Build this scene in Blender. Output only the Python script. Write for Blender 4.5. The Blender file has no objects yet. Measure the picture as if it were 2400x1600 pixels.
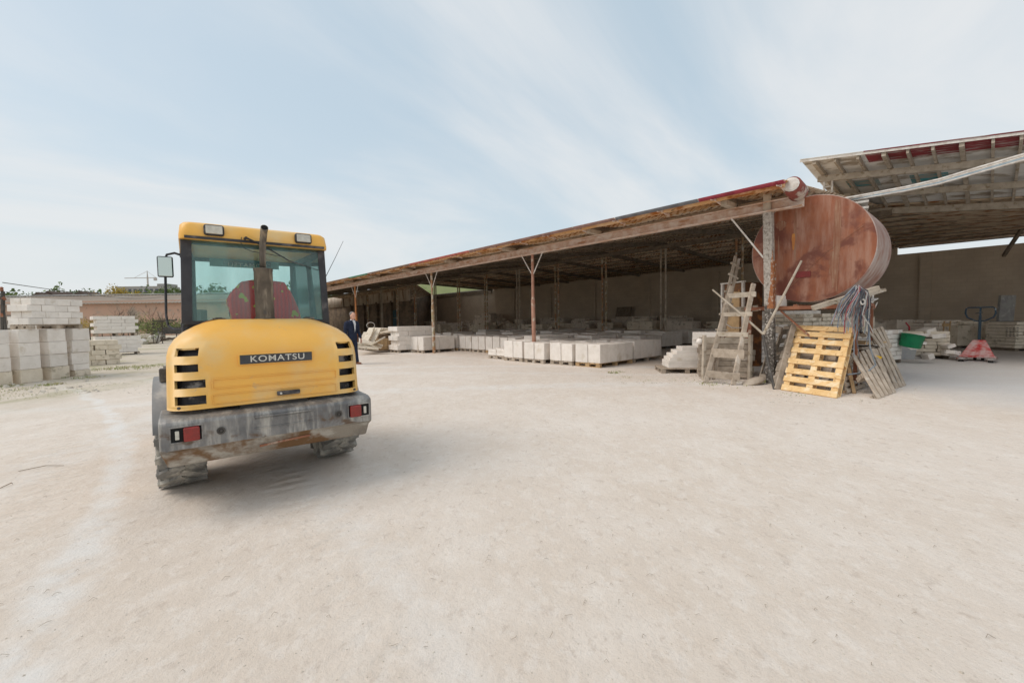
import bpy, bmesh, math, random
from mathutils import Vector, Matrix
R = math.radians
sc = bpy.context.scene
COL = sc.collection
# ------------------------------------------------------------------ camera
EYE = Vector((0, 0, 1.4))
_th, _rl = math.atan(.05), math.atan(.016)          # pitch down, slight roll
_fw = Vector((0, math.cos(_th), -math.sin(_th)))
_r0 = Vector((1, 0, 0)); _u0 = _r0.cross(_fw)
CX = _r0 * math.cos(_rl) - _u0 * math.sin(_rl)
CY = _u0 * math.cos(_rl) + _r0 * math.sin(_rl)
cd = bpy.data.cameras.new('camera'); cd.sensor_width = 36; cd.lens = 15.0
cd.clip_start = .05; cd.clip_end = 3000
cam = bpy.data.objects.new('camera', cd); COL.objects.link(cam)
cam.matrix_world = Matrix(((CX.x, CY.x, -_fw.x, 0), (CX.y, CY.y, -_fw.y, 0), (CX.z, CY.z, -_fw.z, 1.4), (0, 0, 0, 1)))
sc.camera = cam
# ------------------------------------------------------------------ light
SUN_EL, SUN_AZ = 52, -100      # azimuth measured from +Y towards +X
sd = Vector((math.sin(R(SUN_AZ)) * math.cos(R(SUN_EL)), math.cos(R(SUN_AZ)) * math.cos(R(SUN_EL)), math.sin(R(SUN_EL))))
ld = bpy.data.lights.new('sun', 'SUN'); ld.energy = 1.45; ld.angle = R(34); ld.color = (1, .92, .83)
sun = bpy.data.objects.new('sun', ld); COL.objects.link(sun)
sun.rotation_euler = sd.to_track_quat('Z', 'Y').to_euler()
w = bpy.data.worlds.new('World'); sc.world = w; w.use_nodes = True
nt = w.node_tree; N = nt.nodes; LK = nt.links; N.clear()
out = N.new('ShaderNodeOutputWorld'); bg = N.new('ShaderNodeBackground'); LK.new(bg.outputs[0], out.inputs[0])
sky = N.new('ShaderNodeTexSky'); sky.sky_type = 'NISHITA'; sky.sun_disc = False
sky.sun_elevation = R(SUN_EL); sky.sun_rotation = R(SUN_AZ); sky.air_density = 1.0; sky.dust_density = 2.2; sky.ozone_density = 1.2
tc = N.new('ShaderNodeTexCoord'); sx = N.new('ShaderNodeSeparateXYZ'); LK.new(tc.outputs['Generated'], sx.inputs[0])
def math_(op, a, b=None, c=None):
    n = N.new('ShaderNodeMath'); n.operation = op
    for i, v in enumerate((a, b, c)):
        if v is None: continue
        if isinstance(v, (int, float)): n.inputs[i].default_value = v
        else: LK.new(v, n.inputs[i])
    return n.outputs[0]
zz = math_('ADD', math_('MAXIMUM', sx.outputs[2], 0.0), .18)
cu = math_('DIVIDE', sx.outputs[0], zz); cv = math_('DIVIDE', sx.outputs[1], zz)
cmb = N.new('ShaderNodeCombineXYZ'); LK.new(cu, cmb.inputs[0]); LK.new(cv, cmb.inputs[1])
mp = N.new('ShaderNodeMapping'); LK.new(cmb.outputs[0], mp.inputs[0]); mp.vector_type = 'TEXTURE'; mp.inputs['Rotation'].default_value = (0, 0, R(56)); mp.inputs['Scale'].default_value = (2.4, 1.5, 1); mp.inputs['Location'].default_value = (21, 9, 0)
n1 = N.new('ShaderNodeTexNoise'); LK.new(mp.outputs[0], n1.inputs[0]); n1.inputs['Scale'].default_value = 1.0; n1.inputs['Detail'].default_value = 9; n1.inputs['Roughness'].default_value = .54; n1.inputs['Distortion'].default_value = .9
rp = N.new('ShaderNodeValToRGB'); LK.new(n1.outputs['Fac'], rp.inputs[0]); rp.color_ramp.elements[0].position = .34; rp.color_ramp.elements[1].position = .68
rp.color_ramp.interpolation = 'EASE'
# clouds thin out, and a pale haze takes over, near the horizon
hz = math_('POWER', math_('SUBTRACT', 1.0, math_('MAXIMUM', math_('MINIMUM', math_('MULTIPLY', sx.outputs[2], 1.6), 1), 0)), 3.0)
mixc = N.new('ShaderNodeMix'); mixc.data_type = 'RGBA'
SKYMUL = N.new('ShaderNodeMix'); SKYMUL.data_type = 'RGBA'; SKYMUL.blend_type = 'MULTIPLY'; SKYMUL.inputs[0].default_value = 1; LK.new(sky.outputs[0], SKYMUL.inputs[6]); SKYMUL.inputs[7].default_value = (2.2, 1.8, 1.45, 1)
LK.new(math_('MULTIPLY_ADD', rp.outputs[0], .85, .10), mixc.inputs[0]); AIR = N.new('ShaderNodeMix'); AIR.data_type = 'RGBA'; AIR.inputs[0].default_value = .72; LK.new(SKYMUL.outputs[2], AIR.inputs[6]); AIR.inputs[7].default_value = (4.5, 5.85, 6.8, 1)
LK.new(AIR.outputs[2], mixc.inputs[6]); mixc.inputs[7].default_value = (7.3, 7.35, 7.4, 1)
mixh = N.new('ShaderNodeMix'); mixh.data_type = 'RGBA'; LK.new(math_('MULTIPLY', hz, .7), mixh.inputs[0]); LK.new(mixc.outputs[2], mixh.inputs[6]); mixh.inputs[7].default_value = (6.35, 6.85, 7.0, 1)
LK.new(mixh.outputs[2], bg.inputs[0]); bg.inputs[1].default_value = .105
sc.view_settings.view_transform = 'Standard'; sc.view_settings.look = 'None'; sc.view_settings.gamma = 1; sc.view_settings.exposure = 0.13
sc.cycles.max_bounces = 10; sc.cycles.diffuse_bounces = 8; sc.cycles.transparent_max_bounces = 12
# ------------------------------------------------------------------ helpers
def ray(x, y):
    d = _fw * 1000 + CX * (x - 1200) + CY * (800 - y); return d / d.y
def P(x, y, Y): return EYE + ray(x, y) * Y
def G(x, y, z=0):
    d = ray(x, y); return EYE + d * ((z - 1.4) / d.z)
def rnd(a, b): return random.uniform(a, b)
class MB:
    def __init__(s): s.v = []; s.f = []; s.m = []; s.mi = 0
    def add(s, vs, fs):
        o = len(s.v); s.v += [tuple(x) for x in vs]; s.f += [tuple(i + o for i in f) for f in fs]; s.m += [s.mi] * len(fs); return s
    def box(s, c, d, rot=None, taper=None):
        hx, hy, hz = d[0] / 2, d[1] / 2, d[2] / 2; vs = []
        for x, y, z in ((-1,-1,-1),(1,-1,-1),(1,1,-1),(-1,1,-1),(-1,-1,1),(1,-1,1),(1,1,1),(-1,1,1)):
            k = taper if (taper and z > 0) else 1
            p = Vector((x * hx * k, y * hy * k, z * hz))
            if rot: p = rot @ p
            vs.append(p + Vector(c))
        return s.add(vs, [(0,3,2,1),(4,5,6,7),(0,1,5,4),(1,2,6,5),(2,3,7,6),(3,0,4,7)])
    def bar(s, p, q, a, b, up=(0, 0, 1)):
        p, q = Vector(p), Vector(q); z = (q - p).normalized(); x = Vector(up).cross(z)
        if x.length < 1e-4: x = Vector((1, 0, 0)).cross(z)
        x.normalize(); y = z.cross(x); vs = []
        for t in (p, q):
            for i, j in ((-1,-1),(1,-1),(1,1),(-1,1)): vs.append(t + x * i * a / 2 + y * j * b / 2)
        return s.add(vs, [(0,3,2,1),(4,5,6,7),(0,1,5,4),(1,2,6,5),(2,3,7,6),(3,0,4,7)])
    def tube(s, pts, r, n=8, cap=True):
        pts = [Vector(p) for p in pts]; m = len(pts)
        rs = r if isinstance(r, (list, tuple)) else [r] * m
        vs = []; px = None
        for i, p in enumerate(pts):
            t = (pts[min(i + 1, m - 1)] - pts[max(i - 1, 0)]).normalized()
            x = (px - t * px.dot(t)) if px else (Vector((0, 0, 1)).cross(t) if abs(t.z) < .95 else Vector((1, 0, 0)).cross(t))
            x.normalize(); px = x; y = t.cross(x)
            for k in range(n):
                a = 2 * math.pi * k / n; vs.append(p + (x * math.cos(a) + y * math.sin(a)) * rs[i])
        fs = [(i * n + k, i * n + (k + 1) % n, (i + 1) * n + (k + 1) % n, (i + 1) * n + k) for i in range(m - 1) for k in range(n)]
        if cap: fs += [tuple(range(n))[::-1], tuple(range((m - 1) * n, m * n))]
        return s.add(vs, fs)
    def lathe(s, prof, c=(0, 0, 0), axis='Z', n=24, cap=True):
        vs = []
        for r, h in prof:
            for k in range(n):
                a = 2 * math.pi * k / n; x, y = r * math.cos(a), r * math.sin(a)
                q = (x, y, h) if axis == 'Z' else ((h, x, y) if axis == 'X' else (y, h, x))
                vs.append(Vector(q) + Vector(c))
        m = len(prof)
        fs = [(i * n + k, i * n + (k + 1) % n, (i + 1) * n + (k + 1) % n, (i + 1) * n + k) for i in range(m - 1) for k in range(n)]
        if cap: fs += [tuple(range(n))[::-1], tuple(range((m - 1) * n, m * n))]
        return s.add(vs, fs)
    def prism(s, poly, a, b):      # polygon given as 3D points, extruded by vector b
        n = len(poly); b = Vector(b); A = [Vector(p) + Vector(a) for p in poly]
        return s.add(A + [p + b for p in A], [tuple(range(n))[::-1], tuple(range(n, 2 * n))] + [(i, (i + 1) % n, n + (i + 1) % n, n + i) for i in range(n)])
    def mesh(s, name, mats):
        me = bpy.data.meshes.new(name); me.from_pydata(s.v, [], s.f)
        for m in (mats if isinstance(mats, (list, tuple)) else [mats]): me.materials.append(m)
        if any(s.m): me.polygons.foreach_set('material_index', s.m)
        me.validate(); me.update(); return me
    def build(s, name, mats, parent=None, loc=(0, 0, 0), rot=None, smooth=False, bevel=0, seg=2, weld=False):
        me = s.mesh(name, mats)
        bm = bmesh.new(); bm.from_mesh(me)
        if weld: bmesh.ops.remove_doubles(bm, verts=bm.verts, dist=1e-4)
        bmesh.ops.recalc_face_normals(bm, faces=bm.faces); bm.to_mesh(me); bm.free()
        return link(name, me, parent, loc, rot, smooth, bevel, seg)
def link(name, me, parent=None, loc=(0, 0, 0), rot=None, smooth=False, bevel=0, seg=2):
    o = bpy.data.objects.new(name, me); COL.objects.link(o); o.parent = parent; o.location = loc
    if rot is not None: o.rotation_euler = rot
    if smooth:
        for p in me.polygons: p.use_smooth = True
        if smooth != 'all':
            me.set_sharp_from_angle(angle=R(smooth if smooth is not True else 40))
    if bevel:
        b = o.modifiers.new('bevel', 'BEVEL'); b.width = bevel; b.segments = seg; b.limit_method = 'ANGLE'; b.angle_limit = R(35)
    return o
def tag(o, label, cat, group=None):
    o['label'] = label; o['category'] = cat
    if group: o['group'] = group
    return o
def thing(name, label, cat, loc=(0, 0, 0), rotz=0, group=None, rot=None):
    o = bpy.data.objects.new(name, None); COL.objects.link(o); o.empty_display_size = .2
    o.location = loc; o.rotation_euler = rot if rot is not None else (0, 0, rotz)
    return tag(o, label, cat, group)
def struct(o): o['kind'] = 'structure'; return o
def stuff(o): o['kind'] = 'stuff'; return o
def copy_tree(o, loc=None, rot=None, label=None, group=None, parent=None):
    c = o.copy(); COL.objects.link(c); c.parent = parent
    if loc is not None: c.location = loc
    if rot is not None: c.rotation_euler = rot
    if label: c['label'] = label
    if group: c['group'] = group
    for ch in [x for x in KIDS.get(o.name, [])]:
        d = copy_tree(ch, parent=c); KIDS.setdefault(c.name, []).append(d)
    return c
KIDS = {}
def kids(o, *ch): KIDS.setdefault(o.name, []).extend(ch)
# ------------------------------------------------------------------ materials
def M(name, c1, c2=None, scale=3, rough=.85, bump=.25, bscale=30, c3=None, s3=8, amt=.5, metal=0, rndv=0, stretch=(1, 1, 1), st3=None, detail=6, spec=.3, c4=None, s4=1.5, amt4=.4, st4=None, coat=0, w3=.12):
    m = bpy.data.materials.new(name); m.use_nodes = True; t = m.node_tree; n = t.nodes; L = t.links
    b = n['Principled BSDF']; b.inputs['Roughness'].default_value = rough; b.inputs['Metallic'].default_value = metal
    b.inputs['Specular IOR Level'].default_value = spec; b.inputs['Coat Weight'].default_value = coat
    tcn = n.new('ShaderNodeTexCoord'); co = tcn.outputs['Object']
    oi = n.new('ShaderNodeObjectInfo')
    if rndv:
        va = n.new('ShaderNodeVectorMath'); va.operation = 'ADD'; vs = n.new('ShaderNodeVectorMath'); vs.operation = 'SCALE'
        cx = n.new('ShaderNodeCombineXYZ')
        for i in range(3): L.new(oi.outputs['Random'], cx.inputs[i])
        L.new(cx.outputs[0], vs.inputs[0]); vs.inputs['Scale'].default_value = 37.0
        L.new(co, va.inputs[0]); L.new(vs.outputs[0], va.inputs[1]); co = va.outputs[0]
    def noise(sc_, st, det=detail, dist=0):
        q = n.new('ShaderNodeTexNoise'); q.inputs['Scale'].default_value = sc_; q.inputs['Detail'].default_value = det; q.inputs['Roughness'].default_value = .6; q.inputs['Distortion'].default_value = dist
        if st and st != (1, 1, 1):
            p = n.new('ShaderNodeMapping'); p.inputs['Scale'].default_value = st; L.new(co, p.inputs[0]); L.new(p.outputs[0], q.inputs[0])
        else: L.new(co, q.inputs[0])
        return q.outputs['Fac']
    def mixn(f, a, bb, blend='MIX'):
        x = n.new('ShaderNodeMix'); x.data_type = 'RGBA'; x.blend_type = blend
        if isinstance(f, float): x.inputs[0].default_value = f
        else: L.new(f, x.inputs[0])
        for i, v in ((6, a), (7, bb)):
            if isinstance(v, tuple): x.inputs[i].default_value = (*v[:3], 1)
            else: L.new(v, x.inputs[i])
        return x.outputs[2]
    def rampn(f, lo, hi):
        x = n.new('ShaderNodeMapRange'); x.interpolation_type = 'SMOOTHSTEP'; L.new(f, x.inputs[0]); x.inputs[1].default_value = lo; x.inputs[2].default_value = hi; return x.outputs[0]
    col = mixn(rampn(noise(scale, stretch), .35, .65), c1, c2 or tuple(x * .8 for x in c1))
    if c3: col = mixn(rampn(noise(s3, st3 or stretch), 1 - amt - w3 * .5 + .0, 1 - amt + w3 * .5), col, c3)
    if c4: col = mixn(rampn(noise(s4, st4 or (1, 1, 1), 5, .4), 1 - amt4 - .06, 1 - amt4 + .06), col, c4)
    if rndv:
        mr = n.new('ShaderNodeMapRange'); L.new(oi.outputs['Random'], mr.inputs[0]); mr.inputs[3].default_value = 1 - rndv; mr.inputs[4].default_value = 1 + rndv * .6
        cx2 = n.new('ShaderNodeCombineXYZ')
        for i in range(3): L.new(mr.outputs[0], cx2.inputs[i])
        col = mixn(1.0, col, cx2.outputs[0], 'MULTIPLY')
    L.new(col, b.inputs['Base Color'])
    if bump:
        bn = n.new('ShaderNodeBump'); bn.inputs['Strength'].default_value = bump; bn.inputs['Distance'].default_value = .02
        L.new(noise(bscale, stretch, 5), bn.inputs['Height']); L.new(bn.outputs[0], b.inputs['Normal'])
    m['o'] = 1
    return m
stone = M('limestone', (.86, .81, .755), (.78, .73, .67), 4, .95, .25, 60, c3=(.68, .61, .52), s3=2.0, amt=.36, rndv=.07, c4=(.62, .56, .48), s4=11, amt4=.30)
stone_b = M('limestone_beige', (.80, .72, .60), (.70, .62, .50), 4, .95, .4, 50, c3=(.48, .42, .32), s3=5, amt=.4, rndv=.1)
stone_g = M('limestone_dusty', (.78, .70, .60), (.68, .60, .51), 4, .95, .4, 50, c3=(.42, .37, .31), s3=5, amt=.4, rndv=.14)
wood_g = M('weathered_wood', (.49, .415, .335), (.36, .295, .23), 6, .9, .4, 60, c3=(.22, .18, .14), s3=14, amt=.34, rndv=.13, stretch=(1, 1, 1), c4=(.56, .50, .43), s4=4, amt4=.38)
wood_y = M('fresh_pine', (.82, .58, .30), (.72, .47, .21), 7, .8, .25, 70, c3=(.50, .29, .12), s3=11, amt=.36, rndv=.05, c4=(.84, .68, .45), s4=5, amt4=.4)
wood_o = M('orange_pine', (.54, .37, .20), (.43, .29, .16), 6, .85, .3, 60, c3=(.30, .18, .09), s3=12, amt=.35, rndv=.1)
wood_d = M('dark_timber', (.25, .205, .155), (.17, .135, .10), 5, .9, .4, 40, c3=(.25, .21, .16), s3=7, amt=.35)
wood_p = M('pale_timber', (.52, .46, .38), (.40, .34, .27), 5, .9, .3, 40, c3=(.30, .24, .17), s3=7, amt=.4)
rust = M('rusty_steel', (.34, .15, .085), (.25, .10, .06), 4, .75, .3, 50, c3=(.48, .36, .28), s3=7, amt=.38, metal=.1)
rust_w = M('rust_whitewash', (.70, .60, .53), (.56, .38, .28), 5, .85, .3, 50, c3=(.45, .25, .15), s3=9, amt=.38, st3=(1, .25, 1))
steel_d = M('dark_steel', (.07, .065, .06), (.11, .10, .09), 6, .6, .15, 50, metal=.3, c3=(.25, .23, .2), s3=7, amt=.35)
white_p = M('whitewashed_metal', (.72, .70, .66), (.55, .50, .45), 8, .8, .2, 50)
rubber = M('dusty_rubber', (.24, .23, .21), (.11, .11, .11), 5, .95, .5, 50, c3=(.50, .47, .41), s3=5, amt=.48, w3=.2)
# ------------------------------------------------------------------ ground
random.seed(5)
def ground_mat():
    m = bpy.data.materials.new('ground_dust'); m.use_nodes = True; t = m.node_tree; n = t.nodes; L = t.links
    b = n['Principled BSDF']; b.inputs['Roughness'].default_value = .97; b.inputs['Specular IOR Level'].default_value = .15
    tcn = n.new('ShaderNodeTexCoord'); ob = tcn.outputs['Object']
    def noi(s, st=(1, 1, 1), rot=0, det=6, ro=.6, dist=0):
        p = n.new('ShaderNodeMapping'); p.inputs['Scale'].default_value = st; p.inputs['Rotation'].default_value = (0, 0, rot); L.new(ob, p.inputs[0])
        q = n.new('ShaderNodeTexNoise'); q.inputs['Scale'].default_value = s; q.inputs['Detail'].default_value = det; q.inputs['Roughness'].default_value = ro; q.inputs['Distortion'].default_value = dist; L.new(p.outputs[0], q.inputs[0]); return q.outputs['Fac']
    def rg(f, lo, hi):
        x = n.new('ShaderNodeMapRange'); x.interpolation_type = 'SMOOTHSTEP'; L.new(f, x.inputs[0]); x.inputs[1].default_value = lo; x.inputs[2].default_value = hi; return x.outputs[0]
    def mx(f, a, bb):
        x = n.new('ShaderNodeMix'); x.data_type = 'RGBA'; L.new(f, x.inputs[0])
        for i, v in ((6, a), (7, bb)):
            if isinstance(v, tuple): x.inputs[i].default_value = (*v, 1)
            else: L.new(v, x.inputs[i])
        return x.outputs[2]
    def mt(op, a, bb):
        x = n.new('ShaderNodeMath'); x.operation = op; x.use_clamp = True
        for i, v in enumerate((a, bb)):
            if isinstance(v, (int, float)): x.inputs[i].default_value = v
            else: L.new(v, x.inputs[i])
        return x.outputs[0]
    rot = R(-35)
    base = mx(rg(noi(.30, (1, .7, 1), rot), .35, .65), (.65, .57, .49), (.685, .615, .545))
    base = mx(mt('MULTIPLY', rg(noi(1.9, (1, .7, 1), rot, 9, .68), .40, .68), .6), base, (.745, .69, .63))
    base = mx(mt('MULTIPLY', rg(noi(9, (1, .8, 1), rot, 8, .7, .3), .50, .62), .45), base, (.75, .70, .645))
    base = mx(mt('MULTIPLY', rg(noi(11, (1, .7, 1), rot + .4, 8, .72, .4), .55, .66), .6), base, (.53, .455, .39))
    base = mx(mt('MULTIPLY', rg(noi(60, (1, .7, 1), rot, 5, .75), .52, .70), .5), base, (.54, .47, .405))
    # powdery white wheel lines, a curved one sweeping round from lower left towards the shed
    sp = n.new('ShaderNodeSeparateXYZ'); L.new(ob, sp.inputs[0])
    def track(cx, cy, rad, wd):
        v = n.new('ShaderNodeVectorMath'); v.operation = 'DISTANCE'; v.inputs[1].default_value = (cx, cy, 0)
        wob = n.new('ShaderNodeTexNoise'); wob.inputs['Scale'].default_value = .8; L.new(ob, wob.inputs[0])
        L.new(ob, v.inputs[0])
        d = mt2('ADD', v.outputs['Value'], mt2('MULTIPLY', wob.outputs['Fac'], .5)); d = mt2('ABSOLUTE', mt2('SUBTRACT', d, rad + .25), None)
        return rg(d, wd, wd * .2)
    def mt2(op, a, bb):
        x = n.new('ShaderNodeMath'); x.operation = op
        for i, v in enumerate((a, bb)):
            if v is None: continue
            if isinstance(v, (int, float)): x.inputs[i].default_value = v
            else: L.new(v, x.inputs[i])
        return x.outputs[0]
    for (cx, cy, rad, wd, am) in ((-26.6, -15.1, 29.75, .16, .8), (-26.6, -15.1, 31.2, .2, .35), (-4, -14, 25.6, .35, .35), (-4, -14, 27.2, .4, .45), (-30, -2, 26, .5, .35), (14, 34, 24, .4, .4), (2, -20, 29, .5, .4)):
        base = mx(mt('MULTIPLY', mt('MULTIPLY', track(cx, cy, rad, wd), rg(noi(3, (1, 1, 1), 0, 6), .3, .6)), am), base, (.74, .73, .71))
    # the yard edge on the left is browner earth; floor under the tall roof is cooler grey
    left = rg(mt2('ADD', sp.outputs[0], mt2('MULTIPLY', noi(.7), 5.0)), -4.0, -9.5)
    base = mx(mt('MULTIPLY', left, .55), base, (.44, .385, .29))
    base = mx(mt('MULTIPLY', mt('MULTIPLY', left, rg(noi(.9, (1, .5, 1), 0, 7), .5, .6)), .6), base, (.31, .30, .16))
    dd = mt2('ADD', mt2('MULTIPLY', sp.outputs[0], .82), mt2('MULTIPLY', sp.outputs[1], .25))
    right = rg(mt2('ADD', dd, mt2('MULTIPLY', noi(.5), 2.0)), 7.8, 10.2)
    base = mx(mt('MULTIPLY', right, .75), base, (.54, .54, .54))
    L.new(base, b.inputs['Base Color'])
    bn = n.new('ShaderNodeBump'); bn.inputs['Strength'].default_value = .7; bn.inputs['Distance'].default_value = .035
    cs = n.new('ShaderNodeVectorMath'); cs.operation = 'SUBTRACT'; cs.inputs[1].default_value = (-26.6, -15.1, 0); L.new(ob, cs.inputs[0]); cz = n.new('ShaderNodeSeparateXYZ'); L.new(cs.outputs[0], cz.inputs[0])
    ang = mt2('MULTIPLY', mt2('ARCTAN2', cz.outputs[1], cz.outputs[0]), 30.0 * 6.283 / .16)
    rip = mt2('SINE', mt2('ADD', ang, mt2('MULTIPLY', noi(4), 5.0)), None)
    band = mt('MAXIMUM', track(-26.6, -15.1, 29.3, .26), track(-26.6, -15.1, 31.0, .26))
    h = mt2('MULTIPLY', mt('MULTIPLY', band, rg(noi(2.2), .42, .55)), mt2('MULTIPLY', rip, .3))
    h = mt2('ADD', mt2('ADD', h, noi(4, (1, .8, 1), rot, 8, .62, .3)), mt2('ADD', mt2('MULTIPLY', noi(22, (1, .9, 1), rot, 6, .7), .40), mt2('MULTIPLY', noi(120, (1, 1, 1), rot, 4, .8), .16)))
    L.new(h, bn.inputs['Height']); L.new(bn.outputs[0], b.inputs['Normal'])
    return m
g = MB(); g.add([(-1500, -300, 0), (1500, -300, 0), (1500, 2500, 0), (-1500, 2500, 0)], [(0, 1, 2, 3)])
struct(g.build('ground', ground_mat()))
# ------------------------------------------------------------------ open shed (frame: x = depth D, y = along s)
A = R(41.7)
U2 = Vector((-math.sin(A), math.cos(A), 0)); V2 = Vector((math.cos(A), math.sin(A), 0))
def SD(s, D, z=0): return V2 * D + U2 * s + Vector((0, 0, z))
def onD(x, y, D):
    d = ray(x, y); p = EYE + d * (D / (V2.x * d.x + V2.y * d.y)); return p.dot(U2), p.z
roof_m = M('roof_underside', (.78, .64, .48), (.62, .49, .35), 1.2, .9, .4, 30, c3=(.36, .15, .05), s3=3.2, amt=.44, stretch=(1, .45, 1), st3=(1.6, .5, 1), c4=(.10, .07, .05), s4=4.2, amt4=.40, st4=(2.2, .55, 1))
soff_m = M('rusty_soffit', (.82, .60, .38), (.70, .42, .19), 1.2, .85, .3, 30, c3=(.42, .15, .04), s3=3.0, amt=.46, st3=(2.5, .45, 1), c4=(.12, .055, .03), s4=6, amt4=.33, st4=(3, .5, 1))
wall_m = bpy.data.materials.new('block_wall')
def brick_mat(m, c1, c2, mort, bw, bh, ax='YZ', stain=(.12, .09, .06), sa=.5):
    m.use_nodes = True; t = m.node_tree; n = t.nodes; L = t.links; b = n['Principled BSDF']; b.inputs['Roughness'].default_value = .95
    tcn = n.new('ShaderNodeTexCoord'); s = n.new('ShaderNodeSeparateXYZ'); L.new(tcn.outputs['Object'], s.inputs[0])
    c = n.new('ShaderNodeCombineXYZ'); L.new(s.outputs['XYZ'.index(ax[0])], c.inputs[0]); L.new(s.outputs['XYZ'.index(ax[1])], c.inputs[1])
    k = n.new('ShaderNodeTexBrick'); L.new(c.outputs[0], k.inputs[0]); k.inputs['Scale'].default_value = 1; k.inputs['Brick Width'].default_value = bw; k.inputs['Row Height'].default_value = bh; k.inputs['Mortar Size'].default_value = .012
    k.inputs['Color1'].default_value = (*c1, 1); k.inputs['Color2'].default_value = (*c2, 1); k.inputs['Mortar'].default_value = (*mort, 1)
    q = n.new('ShaderNodeTexNoise'); q.inputs['Scale'].default_value = .8; q.inputs['Detail'].default_value = 8; L.new(tcn.outputs['Object'], q.inputs[0])
    r = n.new('ShaderNodeMapRange'); L.new(q.outputs['Fac'], r.inputs[0]); r.inputs[1].default_value = .42; r.inputs[2].default_value = .7; r.inputs[4].default_value = sa
    x = n.new('ShaderNodeMix'); x.data_type = 'RGBA'; L.new(r.outputs[0], x.inputs[0]); L.new(k.outputs[0], x.inputs[6]); x.inputs[7].default_value = (*stain, 1); L.new(x.outputs[2], b.inputs['Base Color'])
    bn = n.new('ShaderNodeBump'); bn.inputs['Strength'].default_value = .5; bn.inputs['Distance'].default_value = .02; L.new(k.outputs['Fac'], bn.inputs['Height']); bn.invert = True; L.new(bn.outputs[0], b.inputs['Normal'])
    return m
brick_mat(wall_m, (.58, .49, .385), (.53, .445, .345), (.51, .43, .335), .40, .19, stain=(.40, .33, .26))
shed = thing('open_shed', 'long open-sided storage shed with a rusty sloping roof on pipe posts', 'shed', (0, 0, 0), A)
def corrug(y0, y1, xs, zf, per, amp, along='y', n=4, thick=.008, name='roof_sheet', mats=None, parent=None, mi=None, smooth=True):
    b = MB(); k = int((y1 - y0) / per * n); m = len(xs)
    for i in range(k + 1):
        y = y0 + (y1 - y0) * i / k; o = amp * math.cos(2 * math.pi * i / n)
        for x in xs: b.v.append((x, y, zf(x, y) + o) if along == 'y' else (y, x, zf(y, x) + o))
    for i in range(k):
        for j in range(m - 1):
            b.f.append((i * m + j, i * m + j + 1, (i + 1) * m + j + 1, (i + 1) * m + j))
            b.m.append(mi(y0 + (y1 - y0) * (i + .5) / k, (xs[j] + xs[j + 1]) / 2) if mi else 0)
    o = b.build(name, mats, parent, smooth=True)
    sdm = o.modifiers.new('thickness', 'SOLIDIFY'); sdm.thickness = thick; sdm.offset = 1
    return o
zF = lambda x, y: 3.90 + .118 * (x - 9.2)
zB = lambda x, y: 5.17 - .040 * (x - 20)
corrug(2.62, 66, [9.15, 10.6, 20.05], zF, .18, .026, name='front_roof', mats=[roof_m, soff_m], parent=shed, mi=lambda y, x: 1 if x < 10.6 else 0)
corrug(3.1, 36.0, [20.0, 25, 29.6], zB, .18, .026, name='unseen_shade_roof', mats=roof_m, parent=shed)
b = MB(); b.add([(20.2, 36.6, 6.5), (31, 36.6, 6.7), (31, 60, 6.7), (20.2, 60, 6.5)], [(0, 1, 2, 3)]); o = b.build('unseen_shade_roof', roof_m, shed); o.modifiers.new('t', 'SOLIDIFY').thickness = .03  # unseen roof added above the view to keep skylight off the back wall
b = MB(); b.bar((29.4, 36.2, 4.55), (29.4, 50, 4.55), .12, .40); b.build('wall_lintel', wood_d, shed)
b = MB(); b.bar((29.33, 36.4, 4.80), (29.33, 50, 4.80), .06, .09); b.build('lintel_edge', white_p, shed)
b = MB()          # far roof panel falling away past the open triangle
b.add([(20, 36.2, 5.1), (29.4, 48.2, 4.75), (29.4, 60, 3.9), (20, 60, 5.0)], [(0, 1, 2, 3)]); o = b.build('far_roof', roof_m, shed); o.modifiers.new('t', 'SOLIDIFY').thickness = .03
raft = [3.82 + 3.58 * k for k in range(0, 15)]
for k, s in enumerate(raft):
    b = MB(); b.bar((9.5, s, zF(9.5, 0) - .11), (20, s, zF(20, 0) - .11), .1, .15)
    if s < 36.5: b.bar((20.03, s, zB(20, 0) - .12), (29.4, s, zB(29.4, 0) - .12), .1, .17)
    b.build('rafter', wood_d, shed)
b = MB()          # battens under the sheets
for i in range(9):
    x = 11 + i * 1.05; z = zF(x, 0) - .052; b.bar((x, 2.66, z), (x, 65, z), .06, .04)
for i in range(8):
    x = 20.8 + i * 1.15; z = zB(x, 0) - .052; b.bar((x, 3.2, z), (x, 36, z), .06, .04)
b.build('batten', wood_d, shed)
b = MB(); b.bar((20, 2.4, 4.93), (20, 60, 4.93), .14, .18); b.build('ridge_beam', wood_d, shed)
b = MB()          # front beam: channel section with flanges
b.bar((9.96, 2.5, 3.64), (9.96, 60, 3.64), .035, .17); b.bar((9.93, 2.5, 3.74), (9.93, 60, 3.74), .13, .025); b.bar((9.90, 2.5, 3.545), (9.90, 60, 3.545), .16, .025)
b.build('front_beam', rust_w, shed)
b = MB()          # timber plate behind the beam, under the rafters
b.bar((10.14, 2.66, 3.80), (10.14, 60, 3.80), .1, .1)
for s in raft[:12]: b.box((9.72, s, 3.80), (.5, .13, .10))
b.build('wall_plate', wood_p, shed)
gsegs = [(1843, 1642, 'red', (.22, .03, .045)), (1642, 1448, 'grey', (.12, .12, .13)), (1448, 1105, 'brown', (.22, .13, .11)), (1105, 965, 'red', (.36, .10, .08)), (965, 866, 'brown', (.20, .13, .10)), (866, 822, 'green', (.06, .20, .13)), (822, 600, 'brown', (.24, .14, .09))]
def ey(x): return 437 + (1843 - x) * .209
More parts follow.
